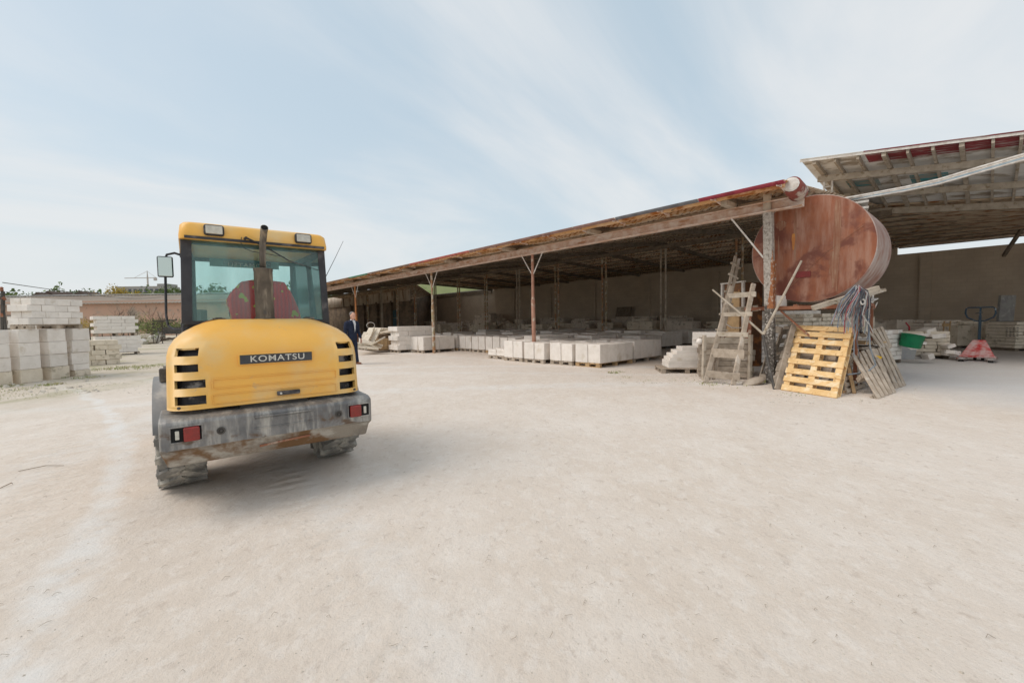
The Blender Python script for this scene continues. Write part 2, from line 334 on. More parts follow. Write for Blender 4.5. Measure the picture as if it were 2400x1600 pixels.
for a, c, nm, colr in gsegs:
    s0, _ = onD(a, ey(a), 9.15); s1, _ = onD(c, ey(c), 9.15)
    s1 = min(s1, 62) if s1 > 0 else 62
    b = MB(); pr_ = []
    for k in range(7):
        t = math.pi * k / 6; pr_.append((-.065 * math.cos(t), -.062 * math.sin(t)))
    pr_ = pr_ + [(x * .9, y * .9 + .003) for x, y in pr_[::-1]]
    b.prism([(9.08 + x, s0 + .01, 3.885 + y) for x, y in pr_], (0, 0, 0), (0, s1 - s0 - .02, 0))
    b.build('gutter', M('gutter_' + nm, colr, tuple(x * 1.5 for x in colr), 5, .6, .1, c3=(.45, .38, .30), s3=6, amt=.33), shed, smooth=True)
for i in range(30):
    s = 2.7 + i * 1.2; b = MB()
    b.bar((9.01, s, 3.80), (9.16, s, 3.825), .025, .012, (0, 1, 0)); b.bar((9.2, s, 3.85), (9.55, s, 3.80), .03, .05)
    b.build('gutter_bracket', rust_w, shed)
b = MB(); b.bar((9.28, 2.64, 3.845), (9.28, 64, 3.845), .03, .07); b.build('fascia_board', soff_m, shed)
# posts
pm = M('post_paint', (.46, .26, .19), (.36, .18, .12), 6, .7, .2, 60, c3=(.56, .50, .42), s3=4, amt=.4)
pm2 = M('post_paint_mossy', (.36, .32, .20), (.42, .20, .10), 2.2, .8, .3, 60, c3=(.55, .52, .45), s3=5, amt=.45)
pm3 = M('post_rust', (.50, .22, .08), (.36, .14, .06), 5, .8, .2, 50, c3=(.55, .42, .3), s3=5, amt=.35)
for s, m_, dx in ((10.1, pm, 0), (16.4, pm2, .1), (25.0, pm3, .1), (33.5, pm3, 0), (42, pm3, 0)):
    b = MB(); b.tube([(9.96, s + dx * .4, 3.54), (9.96, s, 2.1), (9.96, s, 2.05), (9.96, s - .03, 0)], [.05, .05, .068, .068], 12)
    po = b.build('post', m_, shed, smooth=True)
    b = MB()
    for q in (-1, 1): b.bar((9.96, s, 2.85), (9.93, s + q * .52, 3.6), .025, .025)
    b.build('brace', white_p, po)
for k, s in enumerate(raft[1:14]):
    for q in (-.13, .13):
        b = MB(); b.tube([(20, s + q, 4.95), (20, s + q, 0)], .05, 8)
        b.build('post', [pm2, wood_p, pm2][k % 3], shed, smooth=True)
mot_d = M('dark_mottled_post', (.16, .14, .125), (.08, .07, .06), 18, .95, .7, 50, c3=(.50, .47, .43), s3=20, amt=.42)  # darker mottling for the lower part of the near corner post
# near corner post: square, plastered and mottled, rust showing through
mot = M('mottled_post', (.50, .46, .41), (.36, .32, .28), 22, .95, .7, 50, c3=(.24, .21, .18), s3=26, amt=.44, st3=(1, 1, .6))
b = MB(); b.bar((9.945, 3.075, 1.60), (9.96, 3.13, 3.56), .17, .17, (0, 1, 0)); b.mi = 1; b.bar((9.93, 3.02, 0), (9.945, 3.075, 1.60), .165, .165, (0, 1, 0)); po = b.build('post', [mot, mot_d], shed, bevel=.02)
b = MB(); b.prism([(9.858, 3.10, 1.55), (9.858, 2.985, 1.55), (9.868, 3.01, 2.75), (9.865, 3.04, 2.5), (9.862, 3.045, 2.0)], (0, 0, 0), (.02, 0, 0)); b.box((9.945, 2.992, 2.05), (.15, .01, 1.0)); b.build('rust_patch', M('flaking_rust', (.36, .15, .06), (.26, .10, .05), 14, .85, .5, 50, c3=(.46, .40, .34), s3=16, amt=.42), po)
b = MB(); b.bar((9.9, 3.13, 3.55), (9.9, 3.13, 3.9), .06, .14, (0, 1, 0)); b.build('post_head', wood_p, po)
b = MB(); b.bar((9.93, 3.2, 2.62), (9.9, 3.85, 3.56), .035, .03); b.build('brace', white_p, po)
# rear wall and the side pieces far off
wt = 29.7
b = MB(); b.box((wt, 26.8, 2.4), (.25, 47, 4.80)); b.build('back_wall', wall_m, shed)
b = MB(); b.box((wt, -8.4, 2.22), (.25, 23.4, 4.44)); b.build('back_wall', wall_m, shed)
for i in range(12):
    b = MB(); b.box((wt - .2, -8 + i * 5.1, 2.2), (.16, .45, 4.4)); b.build('buttress', wall_m, shed)
oldwall = brick_mat(bpy.data.materials.new('old_stone_wall'), (.26, .19, .13), (.17, .13, .09), (.22, .19, .15), .5, .24, stain=(.08, .06, .05), sa=.8)
b = MB(); b.box((22.4, 53.5, 1.9), (.3, 26, 3.8)); b.build('stone_wall', oldwall, shed)
b = MB(); b.add([(22.3, 41, 0), (29.8, 49.4, 0), (29.8, 49.4, 4.75), (22.3, 41, 3.72)], [(0, 1, 2, 3)]); o = b.build('end_wall', oldwall, shed); o.modifiers.new('t', 'SOLIDIFY').thickness = .25
for sx_, (c_, wd) in enumerate(((45.2, .3), (49, .35), (52.8, .3), (57, .3))):
    b = MB(); b.box((22.1, c_, 1.9), (.3, wd, 3.8)); b.build('pilaster', oldwall, shed)
b = MB(); k0 = 0
clad = corrug(40.9, 66, [0, .9, 1.45], lambda x, y: 22.05, .42, .09, name='wall_cladding', mats=M('clad_brown', (.62, .54, .45), (.42, .35, .28), 1.2, .85, .3, c3=(.30, .20, .13), s3=3, amt=.42, stretch=(1, 1, .2)), parent=shed)
for v in clad.data.vertices:      # sheet hangs upright: swap height and depth
    x, y, z = v.co; v.co = (z, y, 3.62 + x - (.25 if (int(y / 3) % 2 and x == 0) else 0) * 0)
for s in (44, 47.6, 51.5, 55.4, 59.3): b = MB(); b.box((21.9, s, 4.35), (.1, .3, 1.5)); b.build('cladding_strut', wood_d, shed)
s0, z0 = onD(919, 727, 22.1); s1, z1 = onD(933, 762, 22.1)
teal = M('teal_paint', (.045, .11, .13), (.03, .07, .09), 5, .7, .1, c3=(.1, .1, .09), s3=5, amt=.3)
b = MB(); b.box((22.2, (s0 + s1) / 2, z0 / 2), (.12, abs(s0 - s1), z0)); dr = b.build('door', teal, shed)
b = MB(); b.box((22.12, (s0 + s1) / 2, z0 * .68), (.03, abs(s0 - s1) * .8, .05)); b.build('door_rail', wood_d, dr)
# board leaning on the back wall
b = MB(); b.add([tuple(x) for x in (SD(20.1, 28.6, 0), SD(18.7, 28.6, 0), SD(18.7, 29.3, 2.3), SD(20.1, 29.3, 2.3))], [(0, 1, 2, 3)])
o = b.build('plywood_sheet', wood_d); o.modifiers.new('t', 'SOLIDIFY').thickness = .04; tag(o, 'dark board sheet leaning against the back wall of the shed', 'board')
# drum at the gutter end
b = MB(); p0 = P(1855, 433, 8.2); p1 = P(1871, 452, 8.55)
d_ = (p1 - p0).normalized()
b.tube([p0, p0 + d_ * .03, p1 - d_ * .02, p1], [.15, .165, .175, .16], 18)
dm = M('rust_red', (.27, .075, .06), (.20, .06, .05), 5, .7, .3, 40, c3=(.55, .48, .42), s3=5, amt=.45)
o = b.build('gutter_hopper', dm, smooth=True); tag(o, 'rusty red drum at the end of the roof gutter above the tank', 'drum')
b = MB(); b.tube([p0 - d_ * .03, p0 - d_ * .015], [.10, .135], 14); 
b.build('drum_lid', white_p, o)
# ------------------------------------------------------------------ tall canopy at right
lean = thing('tall_canopy', 'tall open canopy with corrugated roof and timber beams beside the tank', 'canopy', (0, 0, 0), A)
zC = lambda x, y: 5.95 + .138 * (y - 3.8) - .10 * (x - 15)
sheet = M('zinc_sheet', (.80, .80, .78), (.68, .67, .64), 1.5, .55, .1, c3=(.36, .31, .25), s3=2.5, amt=.42, stretch=(1, .35, 1), metal=.0)
sheet_r = M('red_sheet', (.30, .05, .06), (.22, .05, .05), 2, .6, .1, c3=(.45, .38, .36), s3=5, amt=.42, st3=(6, .25, 1))
sheet_t = M('teal_sheet', (.05, .30, .36), (.10, .34, .38), 3, .6, .1, c3=(.36, .35, .32), s3=4, amt=.55, st3=(3, .5, 1))
def cmi(y, x):          # along: y is D, x is s
    if y < 15.75 and x < 2.4: return 1
    if 17.2 < y < 17.9 and (2.4 < x < 3.2 or .9 < x < 1.7): return 2
    return 0
ss = [-9, -6, -4, -3, -2, -1, 0, .3, .6, .9, 1.2, 1.7, 2, 2.4, 2.8, 3.2, 3.5, 3.85]
corrug(14.9, 20.2, ss, lambda D, s: zC(D, s), .12, .018, along='x', name='roof_sheet', mats=[sheet, sheet_r, sheet_t], parent=lean, mi=cmi)
def cb(D, s0, s1, hh, off, m_, nm='beam'):
    b = MB(); b.bar((D, s0, zC(D, s0) - off), (D, s1, zC(D, s1) - off), .09, hh); b.build(nm, m_, lean)
cb(16.0, -9, 3.66, .17, .25, wood_p); cb(18.0, -9, 3.6, .17, .25, wood_p); cb(20.05, -9, 3.5, .2, .25, wood_p)
es = []
for x in (1908, 1956, 2010, 2071, 2127, 2186, 2254, 2328, 2395):
    es.append(onD(x, 380 - (x - 1882) * .12, 14.95)[0])
s = es[-1]
for k in range(9): s -= .62; es.append(s)
for i, s in enumerate(es):
    b = MB(); b.bar((14.97, s, zC(14.97, s) - .09), (20.0, s, zC(20, s) - .09), .055 if i % 3 else .09, .13, (0, 0, 1)); b.build('rafter', wood_p, lean)
b = MB(); b.bar((14.93, -9, zC(14.93, -9) - .02), (14.93, 3.87, zC(14.93, 3.87) - .02), .012, .09); b.build('edge_flashing', white_p, lean)
b = MB()
for q in (-.1, .1): b.bar((16.0, 3.4 + q, 4.6), (16.0, 3.4 + q, 5.55), .05, .05)
for q in range(5): b.box((16.0, 3.4, 4.75 + q * .18), (.05, .22, .03))
b.build('post', white_p, lean)
for s in (-3.4, -8): 
    b = MB(); b.bar((20.05, s, 0), (20.05, s, zC(20, s) - .33), .16, .16); b.build('post', wood_d, lean)
# dark rear slope between the canopy and the wall
b = MB(); nn = 12
for i in range(nn + 1):
    s = -12 + 15.3 * i / nn; zz_ = max(zC(20.1, s) - .02, 4.4)
    b.v += [(19.9, s, zz_ - .0), (24.8, s, (zz_ + 4.83) / 2 - .02), (29.5, s, 4.80)]
for i in range(nn):
    for j in range(2): b.f.append((i * 3 + j, i * 3 + j + 1, i * 3 + j + 4, i * 3 + j + 3)); b.m.append(0)
o = b.build('rear_roof', roof_m, lean); o.modifiers.new('t', 'SOLIDIFY').thickness = .03
b = MB()
for i in range(10):
    D = 20.9 + i * .92; t = (D - 20.1) / 9.4
    b.bar((D, -12, (1 - t) * 4.4 + t * 4.8 - .1), (D, 3.2, (1 - t) * 5.3 + t * 4.8 - .1), .06, .05)
b.build('batten', wood_d, lean)
for s in (-3.4, -7):
    b = MB(); b.bar((20.3, s, max(zC(20.1, s), 4.4) - .2), (29.4, s, 4.62), .1, .15); b.build('rafter', wood_d, lean)
b = MB(); b.bar(Matrix.Rotation(-A, 4, 'Z') @ P(2352, 600, 18.5), Matrix.Rotation(-A, 4, 'Z') @ P(2420, 500, 17), .1, .12); b.build('brace', wood_d, lean)
# ------------------------------------------------------------------ tank on its stand
tank_face = M('tank_rust', (.30, .10, .045), (.22, .07, .035), 2.2, .5, .12, 40, c3=(.37, .20, .14), s3=3.6, amt=.45, st3=(1, 2.0, .35), c4=(.165, .05, .03), s4=1.6, amt4=.44, spec=.4, w3=.35)
TC = (10.3, 2.485, 2.735); TR = 1.055
tk = thing('fuel_tank', 'big round rusty red steel tank lying on a raised stand', 'tank', tuple(SD(TC[1], TC[0], TC[2])), A)
b = MB(); b.lathe([(0.001, -.02), (TR * .5, -.018), (TR, 0.0)], axis='X', n=72, cap=False)
fc = b.build('end_plate', tank_face, tk, smooth=True)
b = MB(); b.lathe([(TR, 0), (TR + .012, .01), (TR + .012, 1.62), (TR, 1.65), (0.01, 1.66)], axis='X', n=72, cap=False)
shl = M('tank_shell', (.50, .42, .38), (.40, .30, .27), 2, .6, .15, c3=(.30, .14, .10), s3=3, amt=.45, stretch=(1.2, .7, .7), w3=.3)
b.build('shell', shl, tk, smooth=True)
b = MB(); b.box((-.026, .09, -.50), (.012, .26, .12)); b.build('name_plate', M('plate_red', (.20, .03, .03), (.16, .03, .025), 6, .6), tk)
streak = M('pale_streak', (.36, .225, .15), (.31, .16, .10), 5, .6, .1, 40, c3=(.24, .09, .05), s3=9, amt=.5, st3=(1, 4, .2), w3=.4)
ostr = M('orange_streak', (.55, .25, .06), (.45, .17, .05), 6, .6, .1)
def stk(y, z0, z1, w_, m_, x=-.0235):
    b = MB(); n_ = 10; vs = []
    for i in range(n_ + 1):
        t = i / n_; z = z0 + (z1 - z0) * t; ww = w_ * (.35 + .65 * math.sin(math.pi * min(1, t * 1.1 + .1)) ** .6) * rnd(.75, 1.1)
        lim = math.sqrt(max(0, TR * TR - z * z)) 
        xx = x + .018 * max(0, (math.hypot(y, z) / TR - .5)) * 2
        vs += [(xx, y - ww / 2, z), (xx, y + ww / 2, z)]
    b.add(vs, [(i * 2, i * 2 + 1, i * 2 + 3, i * 2 + 2) for i in range(n_)]); return b.build('rust_streak', m_, fc)
stk(-.46, .88, -.88, .11, streak); stk(.27, .35, .02, .07, ostr); stk(.24, .78, -.2, .05, streak, -.0225); stk(.62, .3, -.75, .035, streak); stk(.54, .35, -.1, .02, streak); stk(-.42, -.1, -.8, .16, streak, -.0225); stk(.5, .65, .45, .2, streak, -.0225)
b = MB(); b.tube([(-.020, -.86, .33), (-.024, -.3, -.1), (-.022, .3, -.72)], .0035, 5); b.build('weld_scar', streak, fc)
def W(x, y, Y): return P(x, y, Y)
st = thing('steel_stand', 'rust red angle-iron stand carrying the tank', 'stand', tuple(SD(TC[1], TC[0], 0)), A)
b = MB(); b.bar((-.12, 1.15, 1.56), (-.12, -.85, 1.56), .09, .07); b.bar((1.45, 1.15, 1.56), (1.45, -.85, 1.56), .09, .07)
for y in (1.1, .2, -.8): b.bar((-.1, y, 1.60), (1.45, y, 1.60), .07, .06)
b.build('top_frame', rust, st)
for x, y in ((-.1, 1.05), (-.1, -.8), (1.4, 1.05), (1.4, -.8)):
    b = MB(); b.box((x, y, .77), (.055, .055, 1.54)); b.build('leg', rust, st)
b = MB(); b.bar((-.12, .45, 1.5), (-.12, -.1, .95), .05, .03); b.bar((-.08, -.78, .9), (-.08, -.3, 0.1), .05, .03); b.build('brace', rust, st)
for y in (.55, -.45):
    b = MB(); b.box((.7, y + .1, 1.66), (1.4, .14, .09)); b.build('bearer', wood_d, st)
# ------------------------------------------------------------------ wheel loader
random.seed(11)
LO = Vector((-2.49, 4.188, 0)); LY = .65
yel = M('loader_yellow', (.90, .49, .09), (.84, .455, .09), 1.5, .42, .03, 60, c3=(.74, .55, .28), s3=2.2, amt=.40, spec=.4, w3=.4, c4=(.60, .42, .22), s4=7, amt4=.30, coat=.05)
blk = M('black_plastic', (.035, .035, .04), (.05, .05, .055), 6, .5, .05, c3=(.14, .13, .13), s3=4, amt=.4)
chip = M('scraped_steel', (.14, .14, .142), (.25, .243, .235), 4, .5, .35, 40, c3=(.46, .44, .40), s3=5, amt=.44, st3=(2.2, 1, .4), c4=(.13, .085, .055), s4=4.2, amt4=.36, metal=.35, st4=(1, 1, 1.6), spec=.5, w3=.25)
fendm = M('fender_grey', (.20, .205, .21), (.27, .27, .27), 3, .7, .1, c3=(.42, .40, .37), s3=3, amt=.4)
vent_in = M('radiator_dark', (.03, .03, .035), (.06, .06, .065), 9, .7, .4, 60, c3=(.30, .29, .28), s3=7, amt=.4)
lo = thing('wheel_loader', 'compact yellow wheel loader seen from behind, dusty, with a scraped grey counterweight', 'wheel loader', tuple(LO), LY)
# hood: lofted shell with open louvres
lev = [.775, .80, .812, .878, .935, .995, 1.055, 1.112, 1.172, 1.230, 1.29, 1.345, 1.39, 1.42, 1.437, 1.445]
def hw(z):
    t = max(0, (z - 1.10) / .345); return (.70 - .03 * (z - .775)) * (1 - .0 * t) - .30 * t ** 3.2 - .0
def hy(z):
    t = max(0, (z - 1.02) / .425); return -.935 + .02 * (z - .775) + .33 * t ** 3.0
def hoodring(z, inset=0):
    w, y, r = hw(z) - inset, hy(z) + inset, .17
    pts = [(-w, -.30), (-w, -.52), (-w, y + r + .03)]
    for k in range(1, 5): a = math.pi + (math.pi / 2) * k / 5; pts.append((-w + r + r * math.cos(a), y + r + r * math.sin(a)))
    xs = [.615, .578, .54, .50, .47, .43, .30, .15, 0, -.15, -.30, -.43, -.47, -.50, -.54, -.578, -.615]
    xs = [x for x in xs if abs(x) < w - r * .72 + 1e-6] if False else xs
    k_ = (w - r * .35) / (.70 - .17 * .35)
    def yy(x):
        ax = abs(x) - (w - r)
        return y + (r - math.sqrt(max(0, r * r - ax * ax)) if ax > 0 else 0)
    pts = [(-w, -.30), (-w, -.52), (-w, y + r + .03)] + [(-w + r * (1 - math.cos(a)), y + r * (1 - math.sin(a))) for a in (R(12), R(28), R(45))]
    xa = -w + r * (1 - math.cos(R(45)))
    for x in (-.60, -.55, -.50, -.46, -.43, -.30, -.15): 
        x = x * min(1, (w - .0) / .69); x = max(x, xa + .004 * (1 + x)); pts.append((x, yy(x)))
    pts.append((0, y))
    return pts + [(-px_, py_) for px_, py_ in pts[:-1][::-1]]
rings = [hoodring(z) for z in lev]; m = len(rings[0])
b = MB()
for z, rg_ in zip(lev, rings): b.v += [(x, y, z) for x, y in rg_]
rows = {3: 0, 5: 0, 7: 0, 9: 0}
open_rows = (2, 4, 6, 8)       # faces between lev[i] and lev[i+1]
for i in range(len(lev) - 1):
    for j in range(m - 1):
        if i in open_rows:
            jj = j if j < m // 2 else m - 2 - j
            if 5 <= jj <= 7 + (1 if (i < 6 and j < m // 2) else 0): continue
        b.f.append((i * m + j, i * m + j + 1, (i + 1) * m + j + 1, (i + 1) * m + j)); b.m.append(0)
top = [(len(lev) - 1) * m + j for j in range(m)]; b.f.append(tuple(top)); b.m.append(0)
hood = b.build('hood', yel, lo, smooth=50)
q = hood.modifiers.new('t', 'SOLIDIFY'); q.thickness = .022; q.offset = -1
q = hood.modifiers.new('b', 'BEVEL'); q.width = .004; q.segments = 2; q.limit_method = 'ANGLE'; q.angle_limit = R(50)
b = MB()
inn = [hoodring(z, .045) for z in (.80, 1.0, 1.15, 1.3)]
for z, rg_ in zip((.80, 1.0, 1.15, 1.3), inn): b.v += [(x, y, z) for x, y in rg_]
for i in range(3):
    for j in range(m - 1): b.f.append((i * m + j, i * m + j + 1, (i + 1) * m + j + 1, (i + 1) * m + j)); b.m.append(0)
b.build('radiator_screen', vent_in, hood)
b = MB()          # embossed outlines, catch handle
for z0, z1 in ((.921, .990), (.806, .873)):
    y = -.938; x0, x1 = -.42, .47
    for p, q2 in (((x0, y, z0), (x1, y, z0)), ((x0, y, z1), (x1, y, z1)), ((x0, y, z0), (x0, y, z1)), ((x1, y, z0), (x1, y, z1))): b.bar(p, q2, .008, .008, (0, 1, 0))
for z in (.895,): b.bar((-.66, -.80, z), (-.66, -.80, z), .001, .001) if False else None
b.build('hood_rib', yel, hood, bevel=.003)
b = MB(); b.box((.09, -.952, .838), (.17, .022, .034)); b.box((.10, -.966, .846), (.12, .012, .012)); h_ = b.build('catch_handle', blk, hood, bevel=.006)
b = MB(); b.lathe([(.009, 0), (.009, -.006)], (.032, -.964, .838), 'Y', 10); b.build('lock', white_p, h_)
b = MB(); b.box((.02, -.937, 1.126), (.535, .012, .088)); b.build('badge_frame', yel, hood, bevel=.005)
b = MB(); b.box((.02, -.946, 1.126), (.515, .008, .070)); bd = b.build('badge_plate', M('badge_dark', (.07, .07, .075), (.05, .05, .055), 9, .45, .05, c3=(.4, .38, .34), s3=6, amt=.3), hood)
def text(name, s, size, m_, parent, loc, rot, ext=.002, sx_=1, off=.0):
    cu_ = bpy.data.curves.new(name, 'FONT'); cu_.body = s; cu_.size = size; cu_.extrude = ext; cu_.offset = off; cu_.align_x = 'CENTER'; cu_.align_y = 'CENTER'; cu_.space_character = 1.13
    tmp = bpy.data.objects.new(name + '_tmp', cu_); COL.objects.link(tmp)
    bpy.context.view_layer.update()
    me = bpy.data.meshes.new_from_object(tmp.evaluated_get(bpy.context.evaluated_depsgraph_get())); bpy.data.objects.remove(tmp); bpy.data.curves.remove(cu_)
    me.materials.clear(); me.materials.append(m_)
    o = bpy.data.objects.new(name, me); COL.objects.link(o); o.parent = parent; o.location = loc; o.rotation_euler = rot; o.scale = (sx_, 1, 1)
    return o
letter = M('worn_white', (.68, .66, .60), (.58, .55, .48), 30, .6, 0)
text('lettering', 'KOMATSU', .067, letter, bd, (.025, -.951, 1.126), (R(90), 0, 0), sx_=1.16, off=.0006)
for x in (-.335, .36):
    b = MB(); b.box((x, -.50, 1.449), (.09, .05, .014)); b.box((x, -.47, 1.456), (.05, .03, .012)); b.build('hinge', steel_d, hood, bevel=.004)
for x in (-.672, .672):
    b = MB(); b.lathe([(.012, 0), (.010, -.006), (.001, -.007)], (x * .93, -.935 + .0, .80), 'Y', 10, cap=False); b.build('hood_bolt', steel_d, hood)
# counterweight
b = MB()
prof = [(-.62, .752), (-.98, .742), (-1.045, .722), (-1.055, .70), (-1.055, .525), (-1.045, .51), (-.975, .388), (-.55, .36), (-.50, .40), (-.50, .72)]
for k, (x, kx) in enumerate(((-.742, .93), (-.70, 1), (-.178, 1), (-.15, 1), (.23, 1), (.262, 1), (.70, 1), (.742, .93))):
    for y, z in prof:
        yy = y
        if k in (0, 7): yy = y + (.03 if y < -.9 else 0); z = z + (.0 if z > .5 else (.10 if y > -1.0 else .03))
        b.v.append((x, yy, z))
n_ = len(prof)
for i in range(7):
    for j in range(n_): b.f.append((i * n_ + j, i * n_ + (j + 1) % n_, (i + 1) * n_ + (j + 1) % n_, (i + 1) * n_ + j)); b.m.append(0)
b.f += [tuple(range(n_))[::-1], tuple(range(7 * n_, 8 * n_))]; b.m += [0, 0]
b.m = [1 if (k < 7 * n_ and k % n_ in (4, 5, 6)) else 0 for k in range(len(b.f))]
chin = M('muddy_steel', (.30, .265, .22), (.20, .175, .15), 3, .8, .5, 30, c3=(.42, .39, .34), s3=3.5, amt=.45, st3=(1, 1, 2), c4=(.17, .095, .045), s4=2.4, amt4=.47)
cw = b.build('counterweight', [chip, chin], lo, bevel=.012, seg=2)
b = MB(); b.box((.042, -1.047, .640), (.43, .02, .075)); b.box((.042, -1.064, .688), (.42, .018, .014)); b.box((.042, -1.05, .60), (.44, .022, .012)); b.build('tow_recess', chip, cw, bevel=.008)
b = MB(); b.tube([(-.14, -1.02, .45), (0, -1.025, .462), (.22, -1.035, .475)], .009, 6); b.build('grab_edge', rust, cw)
hole = M('hole_dark', (.02, .02, .02), None, 4, .9, 0)
redl = M('red_lens', (.27, .016, .012), (.20, .014, .01), 20, .25, .1, 80, spec=.5, coat=.3)
clr = M('clear_lens', (.62, .60, .52), (.5, .48, .42), 30, .25, .15, 80, spec=.5)
for sg, c_ in ((-1, -.588), (1, .618)):
    b = MB(); b.box((c_, -1.052, .632), (.172, .012, .100)); hs = b.build('light_housing', hole, cw)
    b = MB(); b.box((c_ + sg * -.030 * 1, -1.070, .630), (.094, .034, .100)); b.build('tail_light', redl, hs, bevel=.01, seg=3)
    b = MB(); b.box((c_ + sg * .052, -1.062, .630), (.024, .016, .062)); b.build('reflector', clr, hs, bevel=.004)
    b = MB()
    for dx, dz, ww, hh in ((0, .055, .19, .010), (0, -.055, .19, .010), (-.092, 0, .010, .118), (.092, 0, .010, .118)): b.box((c_ + dx, -1.060, .632 + dz), (ww, .014, hh))
    b.build('bezel', chip, hs, bevel=.003)
for x in (-.385, .448):
    b = MB(); b.lathe([(.026, 0), (.028, -.01), (.018, -.012), (.016, -.004), (.008, -.004), (.008, -.016), (.001, -.017)], (x, -1.053, .622), 'Y', 16, cap=False); b.build('bolt', steel_d, cw, smooth=True)
for x in (-.40, .44):
    b = MB(); b.lathe([(.024, 0), (.001, -.001)], (x, -1.025, .47), 'Y', 14, cap=False); b.v = [(p[0], p[1] - (.50 - p[2]) * -.55 - .012, p[2]) for p in b.v]; b.build('bolt_hole', rust, cw)
# chassis, engine bay skirts
b = MB(); b.box((0, .1, .62), (.5, 2.0, .42)); b.box((0, 1.4, .58), (.42, 1.3, .40)); b.box((0, -.35, .58), (.9, .6, .3)); b.build('chassis', steel_d, lo, bevel=.02)
b = MB()
for s_ in (-1, 1): b.box((s_ * .5, .35, .88), (.30, .95, .5))
b.build('side_tank', yel, lo, bevel=.04)
# wheels
def wheel(x, y):
    s_ = 1 if x > 0 else -1
    pr = [(.26, -.155), (.30, -.16), (.37, -.165), (.415, -.155), (.432, -.12), (.436, 0), (.432, .12), (.415, .155), (.37, .165), (.30, .16), (.26, .155)]
    wb_ = MB(); wb_.lathe(pr, (0, 0, 0), 'X', 40, cap=False)
    for k in range(18):
        for sd in (-1, 1):
            a = 2 * math.pi * (k + (.5 if sd > 0 else 0)) / 18
            rot = Matrix.Rotation(a, 3, 'X')
            for (dx, da, dl) in ((.035, .00, .09), (.115, .10, .10)):
                rr = Matrix.Rotation(a + da, 3, 'X'); c_ = rr @ Vector((sd * dx, 0, .444))
                wb_.box(c_, (.095, .062, .03), rr @ Matrix.Rotation(sd * R(-32), 3, 'Z'))
            rr = Matrix.Rotation(a + .13, 3, 'X'); wb_.box(rr @ Vector((sd * .158, 0, .425)), (.018, .055, .06), rr)
    t = wb_.build('wheel', rubber, lo, (x, y, .46), smooth=45)
    r_ = MB(); r_.lathe([(.26, s_ * .13), (.255, s_ * .10), (.20, s_ * .06), (.12, s_ * .05), (.10, s_ * .09), (.001, s_ * .09)], (0, 0, 0), 'X', 28, cap=False)
    r_.lathe([(.262, -s_ * .14), (.255, -s_ * .10), (.001, -s_ * .05)], (0, 0, 0), 'X', 28, cap=False)
    r_.build('rim', yel, t, smooth=True)
    return t
for x, y in ((-.632, -.05), (.632, -.05), (-.632, 1.85), (.632, 1.85)): wheel(x, y)
b = MB(); b.bar((-.6, -.05, .46), (.6, -.05, .46), .16, .16); b.bar((-.6, 1.85, .46), (.6, 1.85, .46), .16, .16); b.build('axle', steel_d, lo, bevel=.03)
# fenders
for x in (-.635, .635):
    b = MB(); pts = [(math.cos(t) * .52 - .05, math.sin(t) * .50 + .46) for t in [R(a) for a in range(25, 172, 12)]]
    vs = [];
    for (y, z) in pts: vs += [(x - .165, y, z), (x + .165, y, z)]
    b.add(vs, [(2 * i, 2 * i + 1, 2 * i + 3, 2 * i + 2) for i in range(len(pts) - 1)])
    o = b.build('fender', fendm, lo, smooth=True); o.modifiers.new('t', 'SOLIDIFY').thickness = .02
b = MB(); b.box((-.73, -.2, .985), (.05, .10, .11)); b.build('step_bracket', steel_d, lo, bevel=.008)
# cab
gl = bpy.data.materials.new('teal_glass'); gl.use_nodes = True; t = gl.node_tree; t.nodes.clear()
o_ = t.nodes.new('ShaderNodeOutputMaterial'); tr = t.nodes.new('ShaderNodeBsdfTransparent'); tr.inputs[0].default_value = (.90, .985, .97, 1)
gs = t.nodes.new('ShaderNodeBsdfGlossy'); gs.inputs['Roughness'].default_value = .06; gs.inputs[0].default_value = (.85, .95, .95, 1)
df = t.nodes.new('ShaderNodeBsdfDiffuse'); df.inputs[0].default_value = (.30, .62, .60, 1)
fr = t.nodes.new('ShaderNodeFresnel'); fr.inputs[0].default_value = 1.45
m1 = t.nodes.new('ShaderNodeMixShader'); m2 = t.nodes.new('ShaderNodeMixShader')
nz = t.nodes.new('ShaderNodeTexNoise'); nz.inputs['Scale'].default_value = 2.2; nz.inputs['Detail'].default_value = 8; tcg = t.nodes.new('ShaderNodeTexCoord'); mpg = t.nodes.new('ShaderNodeMapping'); mpg.inputs['Scale'].default_value = (2.5, 1, .5); t.links.new(tcg.outputs['Object'], mpg.inputs[0]); t.links.new(mpg.outputs[0], nz.inputs[0])
mr = t.nodes.new('ShaderNodeMapRange'); t.links.new(nz.outputs['Fac'], mr.inputs[0]); mr.inputs[1].default_value = .35; mr.inputs[2].default_value = .75; mr.inputs[3].default_value = .04; mr.inputs[4].default_value = .19
t.links.new(mr.outputs[0], m1.inputs[0]); t.links.new(tr.outputs[0], m1.inputs[1]); t.links.new(df.outputs[0], m1.inputs[2])
t.links.new(fr.outputs[0], m2.inputs[0]); t.links.new(m1.outputs[0], m2.inputs[1]); t.links.new(gs.outputs[0], m2.inputs[2]); t.links.new(m2.outputs[0], o_.inputs[0])
cab = bpy.data.objects.new('cab', None)
b = MB()          # frame: four posts, sills, header
def cq(x, y, z): return (x, y, z)
ZB, ZT = 1.40, 2.125
